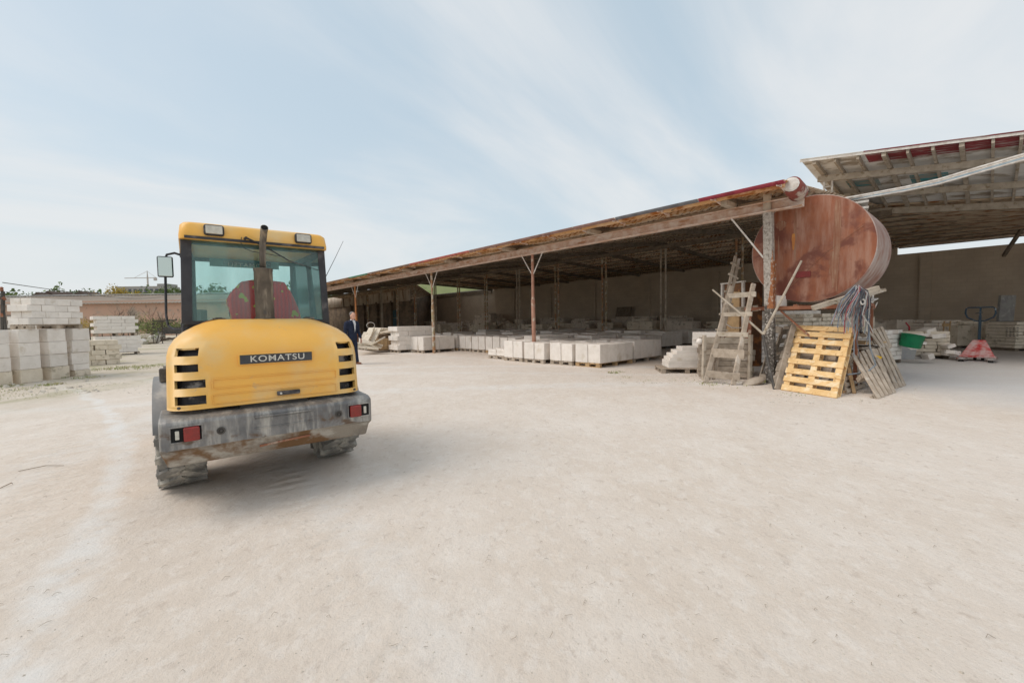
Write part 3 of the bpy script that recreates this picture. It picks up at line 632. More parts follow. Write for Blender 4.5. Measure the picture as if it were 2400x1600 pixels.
for s_ in (-1, 1):
    b.bar((s_ * .565, -.32, ZB - .3), (s_ * .54, -.285, ZT), .055, .06, (0, 1, 0))
    b.bar((s_ * .585, .30, ZB - .5), (s_ * .545, .30, ZT), .05, .05, (0, 1, 0))
    b.bar((s_ * .50, .98, ZB - .5), (s_ * .48, .82, ZT), .055, .05, (0, 1, 0))
    b.bar((s_ * .57, -.3, ZB), (s_ * .51, .95, ZB), .05, .05); b.bar((s_ * .54, -.28, ZT - .02), (s_ * .49, .84, ZT - .02), .05, .05)
b.bar((-.58, -.315, ZB - .0), (.58, -.315, ZB - .0), .05, .08); b.bar((-.54, -.288, ZT - .015), (.54, -.288, ZT - .015), .04, .05); b.bar((-.5, .83, ZT - .02), (.5, .83, ZT - .02), .05, .05); b.bar((-.5, .96, ZB - .0), (.5, .96, ZB - .0), .05, .06)
fr_ = b.build('cab_frame', blk, lo, bevel=.012)
b = MB(); b.box((0, .33, 1.0), (1.05, 1.2, .75)); b.build('cab_base', yel, lo, bevel=.05)
b = MB(); b.add([(-.583, -.353, 1.405), (.575, -.353, 1.405), (.548, -.318, 2.12), (-.558, -.318, 2.12)], [(0, 1, 2, 3)]); o = b.build('rear_window', gl, fr_); o.modifiers.new('t', 'SOLIDIFY').thickness = .006
b = MB()          # black printed border round the glass
for p_, q_, w_ in (((-.550, -.366, 1.41), (-.528, -.331, 2.11), .072), ((.545, -.366, 1.41), (.525, -.331, 2.11), .055)): b.bar(p_, q_, w_, .004, (0, 1, 0))
b.bar((-.57, -.366, 1.42), (.57, -.366, 1.42), .004, .03); b.build('window_seal', blk, fr_)
b = MB(); b.add([(-.47, .97, 1.42), (.47, .97, 1.42), (.46, .83, 2.10), (-.46, .83, 2.10)], [(0, 1, 2, 3)]); o = b.build('windscreen', gl, fr_); o.modifiers.new('t', 'SOLIDIFY').thickness = .006
for s_ in (-1, 1):
    b = MB(); b.add([(s_ * .578, -.26, 1.42), (s_ * .583, .27, 1.42), (s_ * .547, .27, 2.10), (s_ * .543, -.24, 2.10)], [(0, 1, 2, 3)]); b.add([(s_ * .578, .33, 1.42), (s_ * .51, .93, 1.42), (s_ * .487, .80, 2.10), (s_ * .54, .33, 2.10)], [(0, 1, 2, 3)])
    o = b.build('side_window', gl, fr_); o.modifiers.new('t', 'SOLIDIFY').thickness = .006
# roof
b = MB()
def rr_(w, y0, y1, r, z, n=5):
    pts = []
    for cx, cy, a0 in ((w - r, y0 + r, -90), (w - r, y1 - r, 0), (-w + r, y1 - r, 90), (-w + r, y0 + r, 180)):
        for k in range(n + 1): a = R(a0 + 90 * k / n); pts.append((cx + r * math.cos(a), cy + r * math.sin(a), z))
    return pts
rl_ = [(.578, -.40, .98, .07, 2.118), (.578, -.405, .985, .07, 2.15), (.566, -.392, .97, .07, 2.235), (.545, -.365, .95, .07, 2.258), (.50, -.32, .90, .07, 2.268)]
for a_ in rl_: b.v += rr_(*a_)
nn = 24
for i in range(4):
    for j in range(nn): b.f.append((i * nn + j, i * nn + (j + 1) % nn, (i + 1) * nn + (j + 1) % nn, (i + 1) * nn + j)); b.m.append(0)
b.f += [tuple(range(nn))[::-1], tuple(range(4 * nn, 5 * nn))]; b.m += [0, 0]
rf = b.build('cab_roof', yel, lo, smooth=50)
b = MB(); b.box((0, -.41, 2.128), (1.08, .02, .02)); b.build('roof_seal', blk, rf)
for x in (-.336, .356):
    b = MB(); b.box((x, -.412, 2.198), (.145, .05, .092)); lh = b.build('work_light', blk, rf, bevel=.02, seg=3)
    b = MB(); b.box((x, -.438, 2.198), (.118, .012, .068)); b.build('lamp_glass', clr, lh, bevel=.014, seg=3)
# exhaust
ex = M('sooty_exhaust', (.17, .145, .115), (.10, .085, .07), 5, .6, .15, 50, c3=(.33, .28, .22), s3=3.5, amt=.45, st3=(3, 3, .5), metal=.4)
b = MB(); b.lathe([(.079, 1.435), (.079, 1.455), (.073, 1.46), (.073, 1.86), (.076, 1.865), (.076, 1.885), (.028, 1.892)], (0, -.52, 0), 'Z', 28); mf = b.build('muffler', ex, lo, smooth=35)
b = MB(); b.tube([(0, -.52, 1.88), (0, -.52, 2.0), (.004, -.525, 2.08), (.01, -.54, 2.15), (.012, -.575, 2.20), (.012, -.62, 2.225)], [.025, .025, .026, .027, .028, .030], 14, cap=False)
o = b.build('tailpipe', ex, mf, smooth=True); q = o.modifiers.new('t', 'SOLIDIFY'); q.thickness = .004
b = MB(); b.lathe([(.027, 0), (.001, 0)], (.012, -.612, 2.221), 'Y', 12, cap=False); b.build('pipe_bore', hole, mf)
b = MB(); b.box((-.01, -.602, 1.50), (.02, .012, .03)); b.build('clamp', steel_d, mf)
# wiper and cable
b = MB(); b.tube([(-.10, -.44, 2.152), (.05, -.40, 2.09), (.235, -.365, 1.99), (.50, -.352, 1.915)], [.008, .007, .005, .003], 6); b.tube([(-.115, -.42, 2.15), (-.11, -.47, 2.15)], .012, 8); b.build('wiper', blk, lo, smooth=True)
b = MB(); b.tube([(-.138, -.42, 2.16), (-.15, -.42, 2.12), (-.12, -.39, 2.07), (-.06, -.37, 2.05), (.2, -.365, 2.02)], .003, 5); b.build('wiper_cable', blk, lo)
# mirror
b = MB(); b.tube([(-.56, .60, 2.10), (-.62, .60, 2.12), (-.68, .60, 2.10), (-.695, .60, 2.06), (-.70, .60, 1.9), (-.712, .60, 1.50), (-.70, .58, 1.40), (-.66, .52, 1.36), (-.55, .45, 1.35)], .011, 8); b.box((-.565, .60, 2.11), (.03, .05, .06)); ma = b.build('mirror_arm', blk, lo, smooth=True)
mir = bpy.data.materials.new('mirror_glass'); mir.use_nodes = True; bb = mir.node_tree.nodes['Principled BSDF']; bb.inputs['Metallic'].default_value = 1; bb.inputs['Roughness'].default_value = .12; bb.inputs['Base Color'].default_value = (.55, .62, .58, 1)
b = MB(); b.box((-.697, .585, 1.977), (.125, .03, .205)); mh = b.build('mirror', blk, ma, bevel=.025, seg=3)
b = MB(); b.box((-.697, .566, 1.977), (.108, .006, .185)); b.build('mirror_glass', mir, mh, bevel=.02, seg=3)
b = MB(); b.tube([(.60, .3, 1.88), (.72, .3, 1.92), (.83, .3, 2.14), (.927, .3, 2.342)], [.008, .004, .003, .002], 5); b.box((.60, .3, 1.92), (.04, .04, .10)); b.build('antenna', blk, lo)
# seat with red blanket, steering, visor
blan = bpy.data.materials.new('red_blanket'); blan.use_nodes = True
def blanket():
    t = blan.node_tree; n = t.nodes; L = t.links; b = n['Principled BSDF']; b.inputs['Roughness'].default_value = .95
    tcn = n.new('ShaderNodeTexCoord'); wv = n.new('ShaderNodeTexWave'); wv.inputs['Scale'].default_value = 9; wv.inputs['Distortion'].default_value = 2; L.new(tcn.outputs['Object'], wv.inputs[0])
    mx = n.new('ShaderNodeMix'); mx.data_type = 'RGBA'; L.new(wv.outputs['Fac'], mx.inputs[0]); mx.inputs[6].default_value = (.95, .015, .02, 1); mx.inputs[7].default_value = (.72, .015, .025, 1)
    vo = n.new('ShaderNodeTexNoise'); vo.inputs['Scale'].default_value = 13; vo.inputs['Detail'].default_value = 1; L.new(tcn.outputs['Object'], vo.inputs[0])
    mr = n.new('ShaderNodeMapRange'); L.new(vo.outputs['Fac'], mr.inputs[0]); mr.inputs[1].default_value = .63; mr.inputs[2].default_value = .65
    m2 = n.new('ShaderNodeMix'); m2.data_type = 'RGBA'; L.new(mr.outputs[0], m2.inputs[0]); L.new(mx.outputs[2], m2.inputs[6]); m2.inputs[7].default_value = (.70, .60, .03, 1); L.new(m2.outputs[2], b.inputs['Base Color'])
blanket()
b = MB(); b.box((.06, .22, 1.36), (.44, .10, .40)); b.box((.06, .42, 1.20), (.5, .5, .14)); se = b.build('seat', blk, lo, bevel=.05, seg=3)
b = MB(); cs = [(-.20, 1.40), (-.205, 1.52), (-.235, 1.64), (-.19, 1.72), (-.11, 1.82), (0, 1.845), (.16, 1.84), (.27, 1.83), (.33, 1.72), (.37, 1.62), (.41, 1.50), (.42, 1.40)]
for y, k in ((.09, .93), (.115, 1), (.30, 1), (.33, .95)):
    for x, z in cs: b.v.append((.1 + (x - .1) * k, y + rnd(-.012, .012), 1.55 + (z - 1.55) * k))
n_ = len(cs)
for i in range(3):
    for j in range(n_ - 1): b.f.append((i * n_ + j, i * n_ + j + 1, (i + 1) * n_ + j + 1, (i + 1) * n_ + j)); b.m.append(0)
b.f += [tuple(range(n_)), tuple(range(3 * n_, 4 * n_))]; b.m += [0, 0]
o = b.build('seat_blanket', blan, se, smooth=60); q = o.modifiers.new('b', 'BEVEL'); q.width = .03; q.segments = 3
b = MB(); b.tube([(0, .95, 1.2), (0, .80, 1.50)], .03, 8); b.tube([(math.cos(R(a)) * .17, .79 + math.sin(R(a)) * .05, 1.52 + math.sin(R(a)) * .16) for a in range(0, 361, 20)], .012, 6); b.tube([(-.17, .79, 1.52), (.17, .79, 1.52)], .01, 6); b.build('steering_wheel', blk, lo)
b = MB(); b.box((-.0, .80, 2.075), (.66, .01, .085)); vs_ = b.build('sun_strip', M('visor_teal', (.14, .30, .30), (.12, .26, .26), 5, .5, 0), lo)
b = MB(); b.box((.02, .790, 2.082), (.46, .008, .05)); b.build('strip_band', blk, vs_, bevel=.003)
text('lettering', 'KOMATSU', .062, letter, vs_, (.02, .786, 2.055), (R(90), 0, R(180)), .001, 1.2).location.y = .783
# loader arms and bucket at the front
b = MB()
for s_ in (-1, 1): b.bar((s_ * .26, 1.0, 1.05), (s_ * .28, 2.1, .75), .09, .20, (1, 0, 0)); b.bar((s_ * .28, 2.1, .75), (s_ * .30, 2.75, .35), .09, .18, (1, 0, 0))
b.bar((0, 1.2, .95), (0, 2.6, .62), .07, .07); b.box((0, 1.3, .8), (.5, .25, .6)); b.build('lift_arm', yel, lo, bevel=.02)
b = MB(); bp = [(2.72, .12), (2.70, .45), (2.80, .66), (2.95, .72), (2.82, .5), (2.86, .22), (3.0, .10), (3.45, .06), (3.46, .04), (2.95, .04)]
b.prism([(-.76, y, z) for y, z in bp], (0, 0, 0), (1.52, 0, 0))
for x in (-.76, .74): b.prism([(x, 2.75, .1), (x, 2.75, .5), (x, 2.95, .72), (x, 3.4, .06)], (0, 0, 0), (.02, 0, 0))
b.build('bucket', chip, lo)
# ------------------------------------------------------------------ man in a dark suit
skin = M('skin', (.66, .38, .28), (.60, .33, .24), 8, .55, .05)
suit = M('navy_suit', (.018, .026, .055), (.014, .02, .04), 9, .8, .2, 200)
shirt = M('white_shirt', (.72, .74, .76), (.66, .68, .7), 5, .8, .1)
shoe = M('brown_leather', (.26, .10, .05), (.20, .08, .04), 5, .4, .05)
hair = M('grey_hair', (.16, .145, .135), (.24, .22, .21), 30, .8, .4, 120)
def remesh(o, v, sm=True):
    q = o.modifiers.new('skin', 'REMESH'); q.mode = 'VOXEL'; q.voxel_size = v; q.use_smooth_shade = sm
    if True: s_ = o.modifiers.new('smooth', 'SMOOTH'); s_.factor = .5; s_.iterations = 3
def ell(b, c, r, n=14, m=10, rot=None):
    vs = []; c = Vector(c)
    for i in range(1, m):
        t = math.pi * i / m
        for k in range(n):
            a = 2 * math.pi * k / n; p = Vector((r[0] * math.sin(t) * math.cos(a), r[1] * math.sin(t) * math.sin(a), r[2] * math.cos(t)))
            if rot: p = rot @ p
            vs.append(c + p)
    z = Vector((0, 0, r[2])); z = rot @ z if rot else z
    o = len(vs); vs += [c + z, c - z]
    fs = [(i * n + k, i * n + (k + 1) % n, (i + 1) * n + (k + 1) % n, (i + 1) * n + k) for i in range(m - 2) for k in range(n)]
    fs += [(o, (k + 1) % n, k) for k in range(n)] + [(o + 1, (m - 2) * n + k, (m - 2) * n + (k + 1) % n) for k in range(n)]
    b.add(vs, fs)
def stations(b, st_, n=16):    # loft of ellipses (cx, cy, z, rx, ry)
    vs = []
    for cx, cy, z, rx, ry in st_:
        for k in range(n): a = 2 * math.pi * k / n; vs.append((cx + rx * math.cos(a), cy + ry * math.sin(a), z))
    m_ = len(st_); b.add(vs, [(i * n + k, i * n + (k + 1) % n, (i + 1) * n + (k + 1) % n, (i + 1) * n + k) for i in range(m_ - 1) for k in range(n)] + [tuple(range(n))[::-1], tuple(range((m_ - 1) * n, m_ * n))])
mp_ = G(828, 853)
man = thing('person', 'man in a navy suit and white shirt looking down as he walks past the loader', 'person', tuple(mp_), R(58))
# figure faces local -Y; here turned towards +X and the camera
b = MB()
hrot = Matrix.Rotation(R(24), 3, 'X')
ell(b, (0, -.055, 1.635), (.076, .097, .118), 18, 14, hrot)                     # skull
ell(b, (0, -.095, 1.565), (.056, .06, .060), 12, 8, hrot)                       # jaw
b.tube([(0, .02, 1.42), (0, -.02, 1.50), (0, -.045, 1.58)], [.062, .056, .054], 12)
ell(b, (0, -.158, 1.60), (.014, .024, .024)); ell(b, (-.078, -.045, 1.615), (.012, .022, .032)); ell(b, (.078, -.045, 1.615), (.012, .022, .032))
ell(b, (0, -.148, 1.642), (.05, .014, .012)); ell(b, (0, -.135, 1.562), (.026, .012, .008))
for s_ in (-1, 1):            # hands with fingers
    hx, hy_, hz_ = s_ * .265, -.06 + (.05 if s_ < 0 else -.05), .80
    ell(b, (hx, hy_, hz_), (.020, .042, .052)); b.tube([(hx, hy_ + .01, hz_ + .1), (hx, hy_, hz_ + .03)], [.027, .026], 10)
    for k in range(4):
        yy = hy_ - .033 + k * .021; ln = (.062, .074, .078, .07)[3 - k]
        b.tube([(hx, yy, hz_ - .03), (hx - s_ * .004, yy - .004, hz_ - .03 - ln * .55), (hx - s_ * .022, yy - .006, hz_ - .03 - ln)], [.0095, .009, .008], 8)
    b.tube([(hx - s_ * .008, hy_ - .03, hz_ + .02), (hx - s_ * .02, hy_ - .058, hz_ - .015), (hx - s_ * .024, hy_ - .062, hz_ - .045)], [.013, .011, .009], 8)
# inner body keeps the figure one surface below the clothes
stations(b, [(0, 0, .90, .12, .08), (0, 0, 1.1, .11, .08), (0, .0, 1.3, .13, .085), (0, .01, 1.44, .09, .06)])
for s_ in (-1, 1):
    b.tube([(s_ * .12, .01, 1.41), (s_ * .20, .02, 1.38), (s_ * .235, .02, 1.12), (s_ * .262, -.05 + (.05 if s_ < 0 else -.05), .90)], [.04, .042, .034, .026], 10)
    b.tube([(s_ * .08, 0, .92), (s_ * .09, -.02 * s_, .5), (s_ * .09, .05 * s_, .09)], [.07, .05, .038], 10)
bd_ = b.build('body', skin, man, smooth=True); remesh(bd_, .0075)
b = MB(); ell(b, (0, -.022, 1.690), (.079, .092, .086), 18, 12, hrot)
hr = b.build('hair', hair, bd_, smooth=True)
hb = MB(); 
# jacket
b = MB()
stations(b, [(0, .01, .80, .185, .125), (0, .0, .88, .19, .13), (0, -.005, 1.02, .168, .118), (0, -.005, 1.12, .170, .122), (0, .0, 1.27, .205, .135), (0, .01, 1.38, .205, .12), (0, .02, 1.44, .15, .09), (0, .02, 1.485, .075, .068)], 24)
for s_ in (-1, 1):
    fy = .05 if s_ < 0 else -.05
    b.tube([(s_ * .15, .012, 1.41), (s_ * .205, .015, 1.385), (s_ * .235, .02, 1.27), (s_ * .25, .025, 1.12), (s_ * .262, fy * .6 - .02, .98), (s_ * .264, fy - .05, .86)], [.065, .074, .068, .058, .050, .042], 14)
jk = b.build('jacket', suit, bd_, smooth=True); remesh(jk, .011)
b = MB()      # shirt front and lapels
b.add([(-.055, -.100, 1.475), (.055, -.100, 1.475), (.050, -.145, 1.36), (.030, -.152, 1.22), (0, -.146, 1.08), (-.030, -.152, 1.22), (-.050, -.145, 1.36)], [(0, 1, 2, 3, 4, 5, 6)])
o = b.build('shirt', shirt, bd_); o.modifiers.new('t', 'SOLIDIFY').thickness = .02
b = MB()
for s_ in (-1, 1): b.add([(s_ * .050, -.09, 1.50), (s_ * .095, -.09, 1.46), (s_ * .085, -.152, 1.33), (s_ * .012, -.160, 1.08), (s_ * .045, -.158, 1.34)], [(0, 1, 2, 3, 4)])
o = b.build('lapel', suit, jk); o.modifiers.new('t', 'SOLIDIFY').thickness = .012
b = MB(); b.tube([(.052 * math.cos(a), -.02 + .058 * math.sin(a), 1.49 + .012 * math.sin(a)) for a in [2 * math.pi * k / 14 for k in range(15)]], .014, 6); b.build('collar', shirt, bd_, smooth=True)
# trousers
b = MB(); stations(b, [(0, .0, .98, .155, .108), (0, .0, .88, .165, .118), (0, 0, .80, .16, .11)], 20)
for s_, ky, fy in ((-1, .02, .12), (1, -.05, -.13)):
    b.tube([(s_ * .078, .0, .86), (s_ * .082, ky * .6, .66), (s_ * .078, ky, .48), (s_ * .072, (ky + fy) / 2, .27), (s_ * .07, fy, .07)], [.093, .082, .068, .06, .056], 14)
tr_ = b.build('trousers', suit, bd_, smooth=True); remesh(tr_, .011)
for s_, fy in ((-1, .12), (1, -.13)):
    b = MB(); ell(b, (s_ * .072, fy - .06, .038), (.046, .135, .036), 14, 8); ell(b, (s_ * .072, fy + .02, .06), (.042, .06, .045), 12, 8); b.box((s_ * .072, fy - .05, .009), (.08, .26, .018))
    o = b.build('shoe', shoe, bd_, smooth=True); remesh(o, .007)
# ------------------------------------------------------------------ stone blocks and pallets
random.seed(21)
_bc = {}
def block_mesh(dx, dy, dz, mat, var):
    key = (round(dx, 2), round(dy, 2), round(dz, 2), mat.name, var)
    if key in _bc: return _bc[key]
    bm = bmesh.new(); bmesh.ops.create_cube(bm, size=1)
    for v in bm.verts: v.co = Vector((v.co.x * dx, v.co.y * dy, v.co.z * dz + dz / 2))
    bmesh.ops.bevel(bm, geom=bm.edges[:], offset=.008, segments=1, affect='EDGES')
    for v in bm.verts: v.co += Vector((rnd(-1, 1), rnd(-1, 1), 0)) * .004
    me = bpy.data.meshes.new('stone_block'); bm.to_mesh(me); bm.free(); me.materials.append(mat); _bc[key] = me; return me
PENDING = []      # (distance, loc, rotz, mesh, label, group)
def add_block(loc, rz, d, mat, label, group, var=0, prio=0):
    PENDING.append(((Vector(loc) - EYE).length - prio, Vector(loc), rz, block_mesh(*d, mat, var), label, group))
ORD = ['first', 'second', 'third', 'fourth', 'fifth', 'sixth', 'seventh', 'eighth', 'ninth', 'tenth', 'eleventh', 'twelfth', 'thirteenth', 'fourteenth', 'fifteenth', 'sixteenth']
def pallet_parts(w_, d_, h, mat, name_=None, slats=5, root=None, blocks3=3):
    """EUR-style pallet, deck boards along x, w_ wide (x) d_ deep (y)"""
    t = .022 * h / .144; bh = h - 3.2 * t
    b = MB()
    for i in range(slats):
        y = -d_ / 2 + d_ * (i + .5) / slats; b.box((0, y, h - t / 2), (w_, d_ / slats * .74, t))
    o1 = b.build('deck', mat, root)
    rs = []
    for i in range(3):
        b = MB(); x = (-1 + i) * (w_ - .1) / 2; b.box((x, 0, h - t * 1.5), (.1, d_, t * .98)); b.box((x, 0, t / 2), (.1, d_, t))
        for j in range(3): b.box((x, (-1 + j) * (d_ - .14) / 2, t + bh / 2), (.098, .14, bh))
        rs.append(b.build('runner', mat, root))
    return (o1, *rs)
_pal = {}
def pallet(loc, rz, w_, d_, h, mat, label, group, rot=None, slats=5):
    k = (round(w_, 2), round(d_, 2), h, mat.name, slats)
    if k not in _pal:
        t = thing('pallet', label, 'pallet', loc, rz, group, rot); ch = pallet_parts(w_, d_, h, mat, slats=slats, root=t); kids(t, *ch); _pal[k] = t; return t
    return copy_tree(_pal[k], loc, rot if rot is not None else (0, 0, rz), label, group) if group else (lambda c: c)(copy_tree(_pal[k], loc, rot if rot is not None else (0, 0, rz), label, 'pallets'))
# --- the field of palletised blocks under the shed
e1 = Vector((-math.sin(R(47)), math.cos(R(47)), 0)); e2 = Vector((math.cos(R(43)), math.sin(R(43)), 0)); EZ = math.atan2(e2.y, e2.x)
C0 = G(1408, 862)
def cell(a, c): return C0 + e1 * a + e2 * c        # a metres leftwards along the front, c metres inwards
PW, PD = 1.70, .88           # pallet length along e2, width along e1
def load(a, c, hgt, desc, mat=stone, pm_=wood_g, nx=4, ny=2, ph=.125, pl=True, jit=.01, prio=0, layers=1):
    ctr = cell(a + PD / 2, c + PW / 2)
    if pl: pallet(tuple(ctr), EZ + rnd(-.02, .02), PW, PD, ph, pm_, 'wooden pallet under the ' + desc, 'pallets of cut stone in the shed')
    for i in range(nx):
        for j in range(ny):
            for l in range(layers):
                h = (hgt - ph) / layers
                hh = h - (.0 if layers == 1 else .004) + (rnd(-.02, .012) if l == layers - 1 else 0)
                p = cell(a + PD * (j + .5) / ny + rnd(-jit, jit) * .5, c + PW * (i + .5) / nx + rnd(-jit, jit) * .5); p.z = ph + l * h
                add_block(p, EZ + rnd(-.008, .008), (PW / nx - .004, PD / ny - .006, hh), mat, f'{"white" if mat is stone else "beige"} block, {"right" if j < 1 else "left"} file, {ORD[i]} inward{", " + ["lower", "upper"][l] + " layer" if layers > 1 else ""}, {desc}', 'stone blocks, ' + desc, var=(i * 3 + j) % 5, prio=prio)
load(0, 0, .66, 'nearest stack at the corner on a yellow pallet', pm_=wood_o, prio=9)
load(0, 1.82, .68, 'stack just behind the corner stack', prio=9)
load(.98, .02, .66, 'stack beside the corner stack in the front row', prio=9)
load(.98, 1.82, .68, 'second row stack beside the corner stacks', pl=False)
load(2.02, -.02, .66, 'stack right behind the pink shed post', prio=9)
load(3.02, .05, .70, 'stack just left of the pink shed post', prio=9)
load(4.15, .35, .36, 'low half-height stack in the front row', nx=5, ny=2, mat=stone, layers=2, prio=6)
for i, (a, c) in enumerate([(5.25, 2.0), (6.25, 2.1), (7.25, 2.2), (8.3, 2.35)]):
    load(a, c, .70, f'{ORD[i]} stack between the pink and mossy posts', prio=4, pm_=wood_o if i == 1 else wood_g)
for i, (a, c) in enumerate([(9.35, .55), (10.25, .6), (11.15, .65)]):
    load(a, c, .72, f'{ORD[i]} stack of the row at the mossy post', prio=4)
load(9.4, 2.4, .72, 'stack behind the row at the mossy post', pm_=wood_o)
k = 0
for i in range(4):
    load(2.2, 8.2 + i * 2.35, .77, f'{ORD[i]} stack inwards beyond the open aisle', prio=3, pm_=wood_d)
# interior of the field: only their tops show
for a in range(2, 16):
    for c in range(0, 9):
        x, y = a * 1.02, .3 + c * 1.84
        if a < 5 and y < 1.6: continue
        if a < 9 and a >= 5 and y < 3.6: continue
        if a >= 9 and y < 4.2: continue
        if a == 2 and y > 8: continue
        hh = rnd(.60, .78) + (.04 if random.random() < .3 else 0)
        if random.random() < .06: continue
        desc = f'{ORD[min(a - 2, 13)]} line, {ORD[c]} rank inside the shed'
        load(x, y, hh, desc, mat=stone if c < 8 else stone_b, pl=False, nx=2, ny=1)
# beige brick pack with two more courses, left
def brickpack(loc, rz, nx, ny, nz, d, mat, desc, pm_=wood_g, ph=.13, prio=0, shell=True, bond=True, jit=.008, pal=True, psz=None):
    loc = Vector(loc)
    if pal: pallet(tuple(loc), rz, (psz or (nx * d[0], ny * d[1]))[0], (psz or (nx * d[0], ny * d[1]))[1], ph, pm_, 'wooden pallet under the ' + desc, 'pallets under brick packs')
    c, s = math.cos(rz), math.sin(rz)
    z0 = ph if pal else 0
    for l in range(nz):
        turn = bond and l % 2
        dx, dy = (d[0], d[1])
        ox = dx * .5 if turn else 0
        n_x = nx
        for i in range(n_x):
            for j in range(ny):
                if shell and 0 < i < n_x - 1 and 0 < j < ny - 1 and l < nz - 1: continue
                x = (i - (n_x - 1) / 2) * dx + (ox - dx * .25 if bond else 0) * .5 + rnd(-jit, jit); y = (j - (ny - 1) / 2) * dy + rnd(-jit, jit)
                add_block(loc + Vector((x * c - y * s, x * s + y * c, z0 + l * d[2])), rz + rnd(-.02, .02), (dx - .006, dy - .006, d[2] - .004), mat,
                          f'{"beige" if mat is stone_b else "white" if mat is stone else "grey"} brick, {ORD[l]} course, {ORD[i]} along, {["near", "middle", "far"][j] if ny > 2 else ["near", "far"][j]} row, {desc}', 'bricks in the ' + desc, var=(i + j) % 4, prio=prio)
# --- left yard: columns of big blocks
lx = [(-12.4, 10.26, 4, .52), (-12.4, 10.95, 4, .49), (-12.4, 11.63, 4, .48), (-12.4, 12.26, 5, .48)]
names = ['column cut by the left picture edge', 'second column from the left edge', 'third column from the left edge', 'last column, nearest the loader']
for (x, y, n_, w_), nm in zip(lx, names):
    hs = [.34] * 4 if n_ == 4 else [.17, .175, .34, .34, .34]
    z = 0
    for l, h in enumerate(hs):
        add_block((x - .31 + rnd(-.02, .03), y + rnd(-.025, .025), z), rnd(-.025, .025), (.62, w_ + rnd(-.03, .02), h - .006), stone if l else stone_b, f'big limestone block, {ORD[l]} from the ground, {nm}', nm, var=l, prio=50)
        z += h
    add_block((x - 1.05, y + .1, 0), 0, (.6, w_, 1.3), stone, f'tall pale block standing behind the {nm}', nm, prio=50)
b = MB()
def atz(v, z): v = Vector(v); v.z = z; return v
pz = 1.365
brickpack((-12.60, 11.62, pz), R(90), 4, 2, 4, (.33, .27, .170), stone, 'pack on top of the big blocks', prio=40, ph=.12)
pA = G(262, 832); pB = G(300, 830)
brickpack(G(285, 833) + Vector((-.9, .7, 0)), R(48), 3, 3, 4, (.55, .38, .2), stone, 'lower pack behind the beige pile', prio=20)
brickpack(atz(G(285, 833) + Vector((-.9, .7, 0)), .95), R(50), 3, 3, 5, (.50, .38, .165), stone, 'upper pack behind the beige pile', prio=20)
brickpack(atz(G(285, 833) + Vector((-2.7, -1.2, 0)), .95), R(50), 3, 3, 5, (.50, .38, .165), stone, 'upper pack behind the big blocks', prio=20)
brickpack(G(285, 833) + Vector((-2.7, -1.2, 0)), R(50), 3, 3, 4, (.50, .38, .2), stone, 'lower pack behind the big blocks', prio=10)
brickpack(G(250, 855) + Vector((-.55, .25, 0)), R(56), 3, 2, 5, (.38, .36, .182), stone_b, 'beige pile beside the big blocks', prio=45, pal=False, jit=.022)
brickpack(G(20, 800) + Vector((0, 0, 0)), R(40), 4, 2, 5, (.6, .5, .2), stone, 'distant pack behind left columns')
# --- stacks in the far left of the shed
brickpack(G(925, 826) + e2 * .9, EZ, 4, 2, 5, (.46, .42, .212), stone, 'tall pack left of the mossy post', prio=8)
brickpack(G(880, 818), EZ, 3, 2, 2, (.5, .45, .25), stone, 'low pack beside the slab heap', pm_=wood_g)
# emit
PENDING.sort(key=lambda t: t[0])
for dist, loc, rz, me, lab, grp in PENDING[:296]:
    o = bpy.data.objects.new('stone_block', me); COL.objects.link(o); o.location = loc; o.rotation_euler = (0, 0, rz)
    if len(lab.split()) > 16: print('LONG', lab)
    tag(o, ' '.join(lab.split()[:16]), 'stone block', grp)
rest = {}
for dist, loc, rz, me, lab, grp in PENDING[296:]:
    rest.setdefault(me.materials[0].name, (me.materials[0], MB()))[1].add([Matrix.Translation(loc) @ (Matrix.Rotation(rz, 4, 'Z') @ v.co) for v in me.vertices], [tuple(p.vertices) for p in me.polygons])
allb = MB(); ms = []
for i, (nm, (m_, mb_)) in enumerate(rest.items()):
    ms.append(m_); allb.mi = i; allb.add(mb_.v, mb_.f)
if ms: o = allb.build('stone_blocks', ms); stuff(o); o['label'] = 'mass of further sawn stone blocks filling the shed floor'; o['category'] = 'stone blocks'
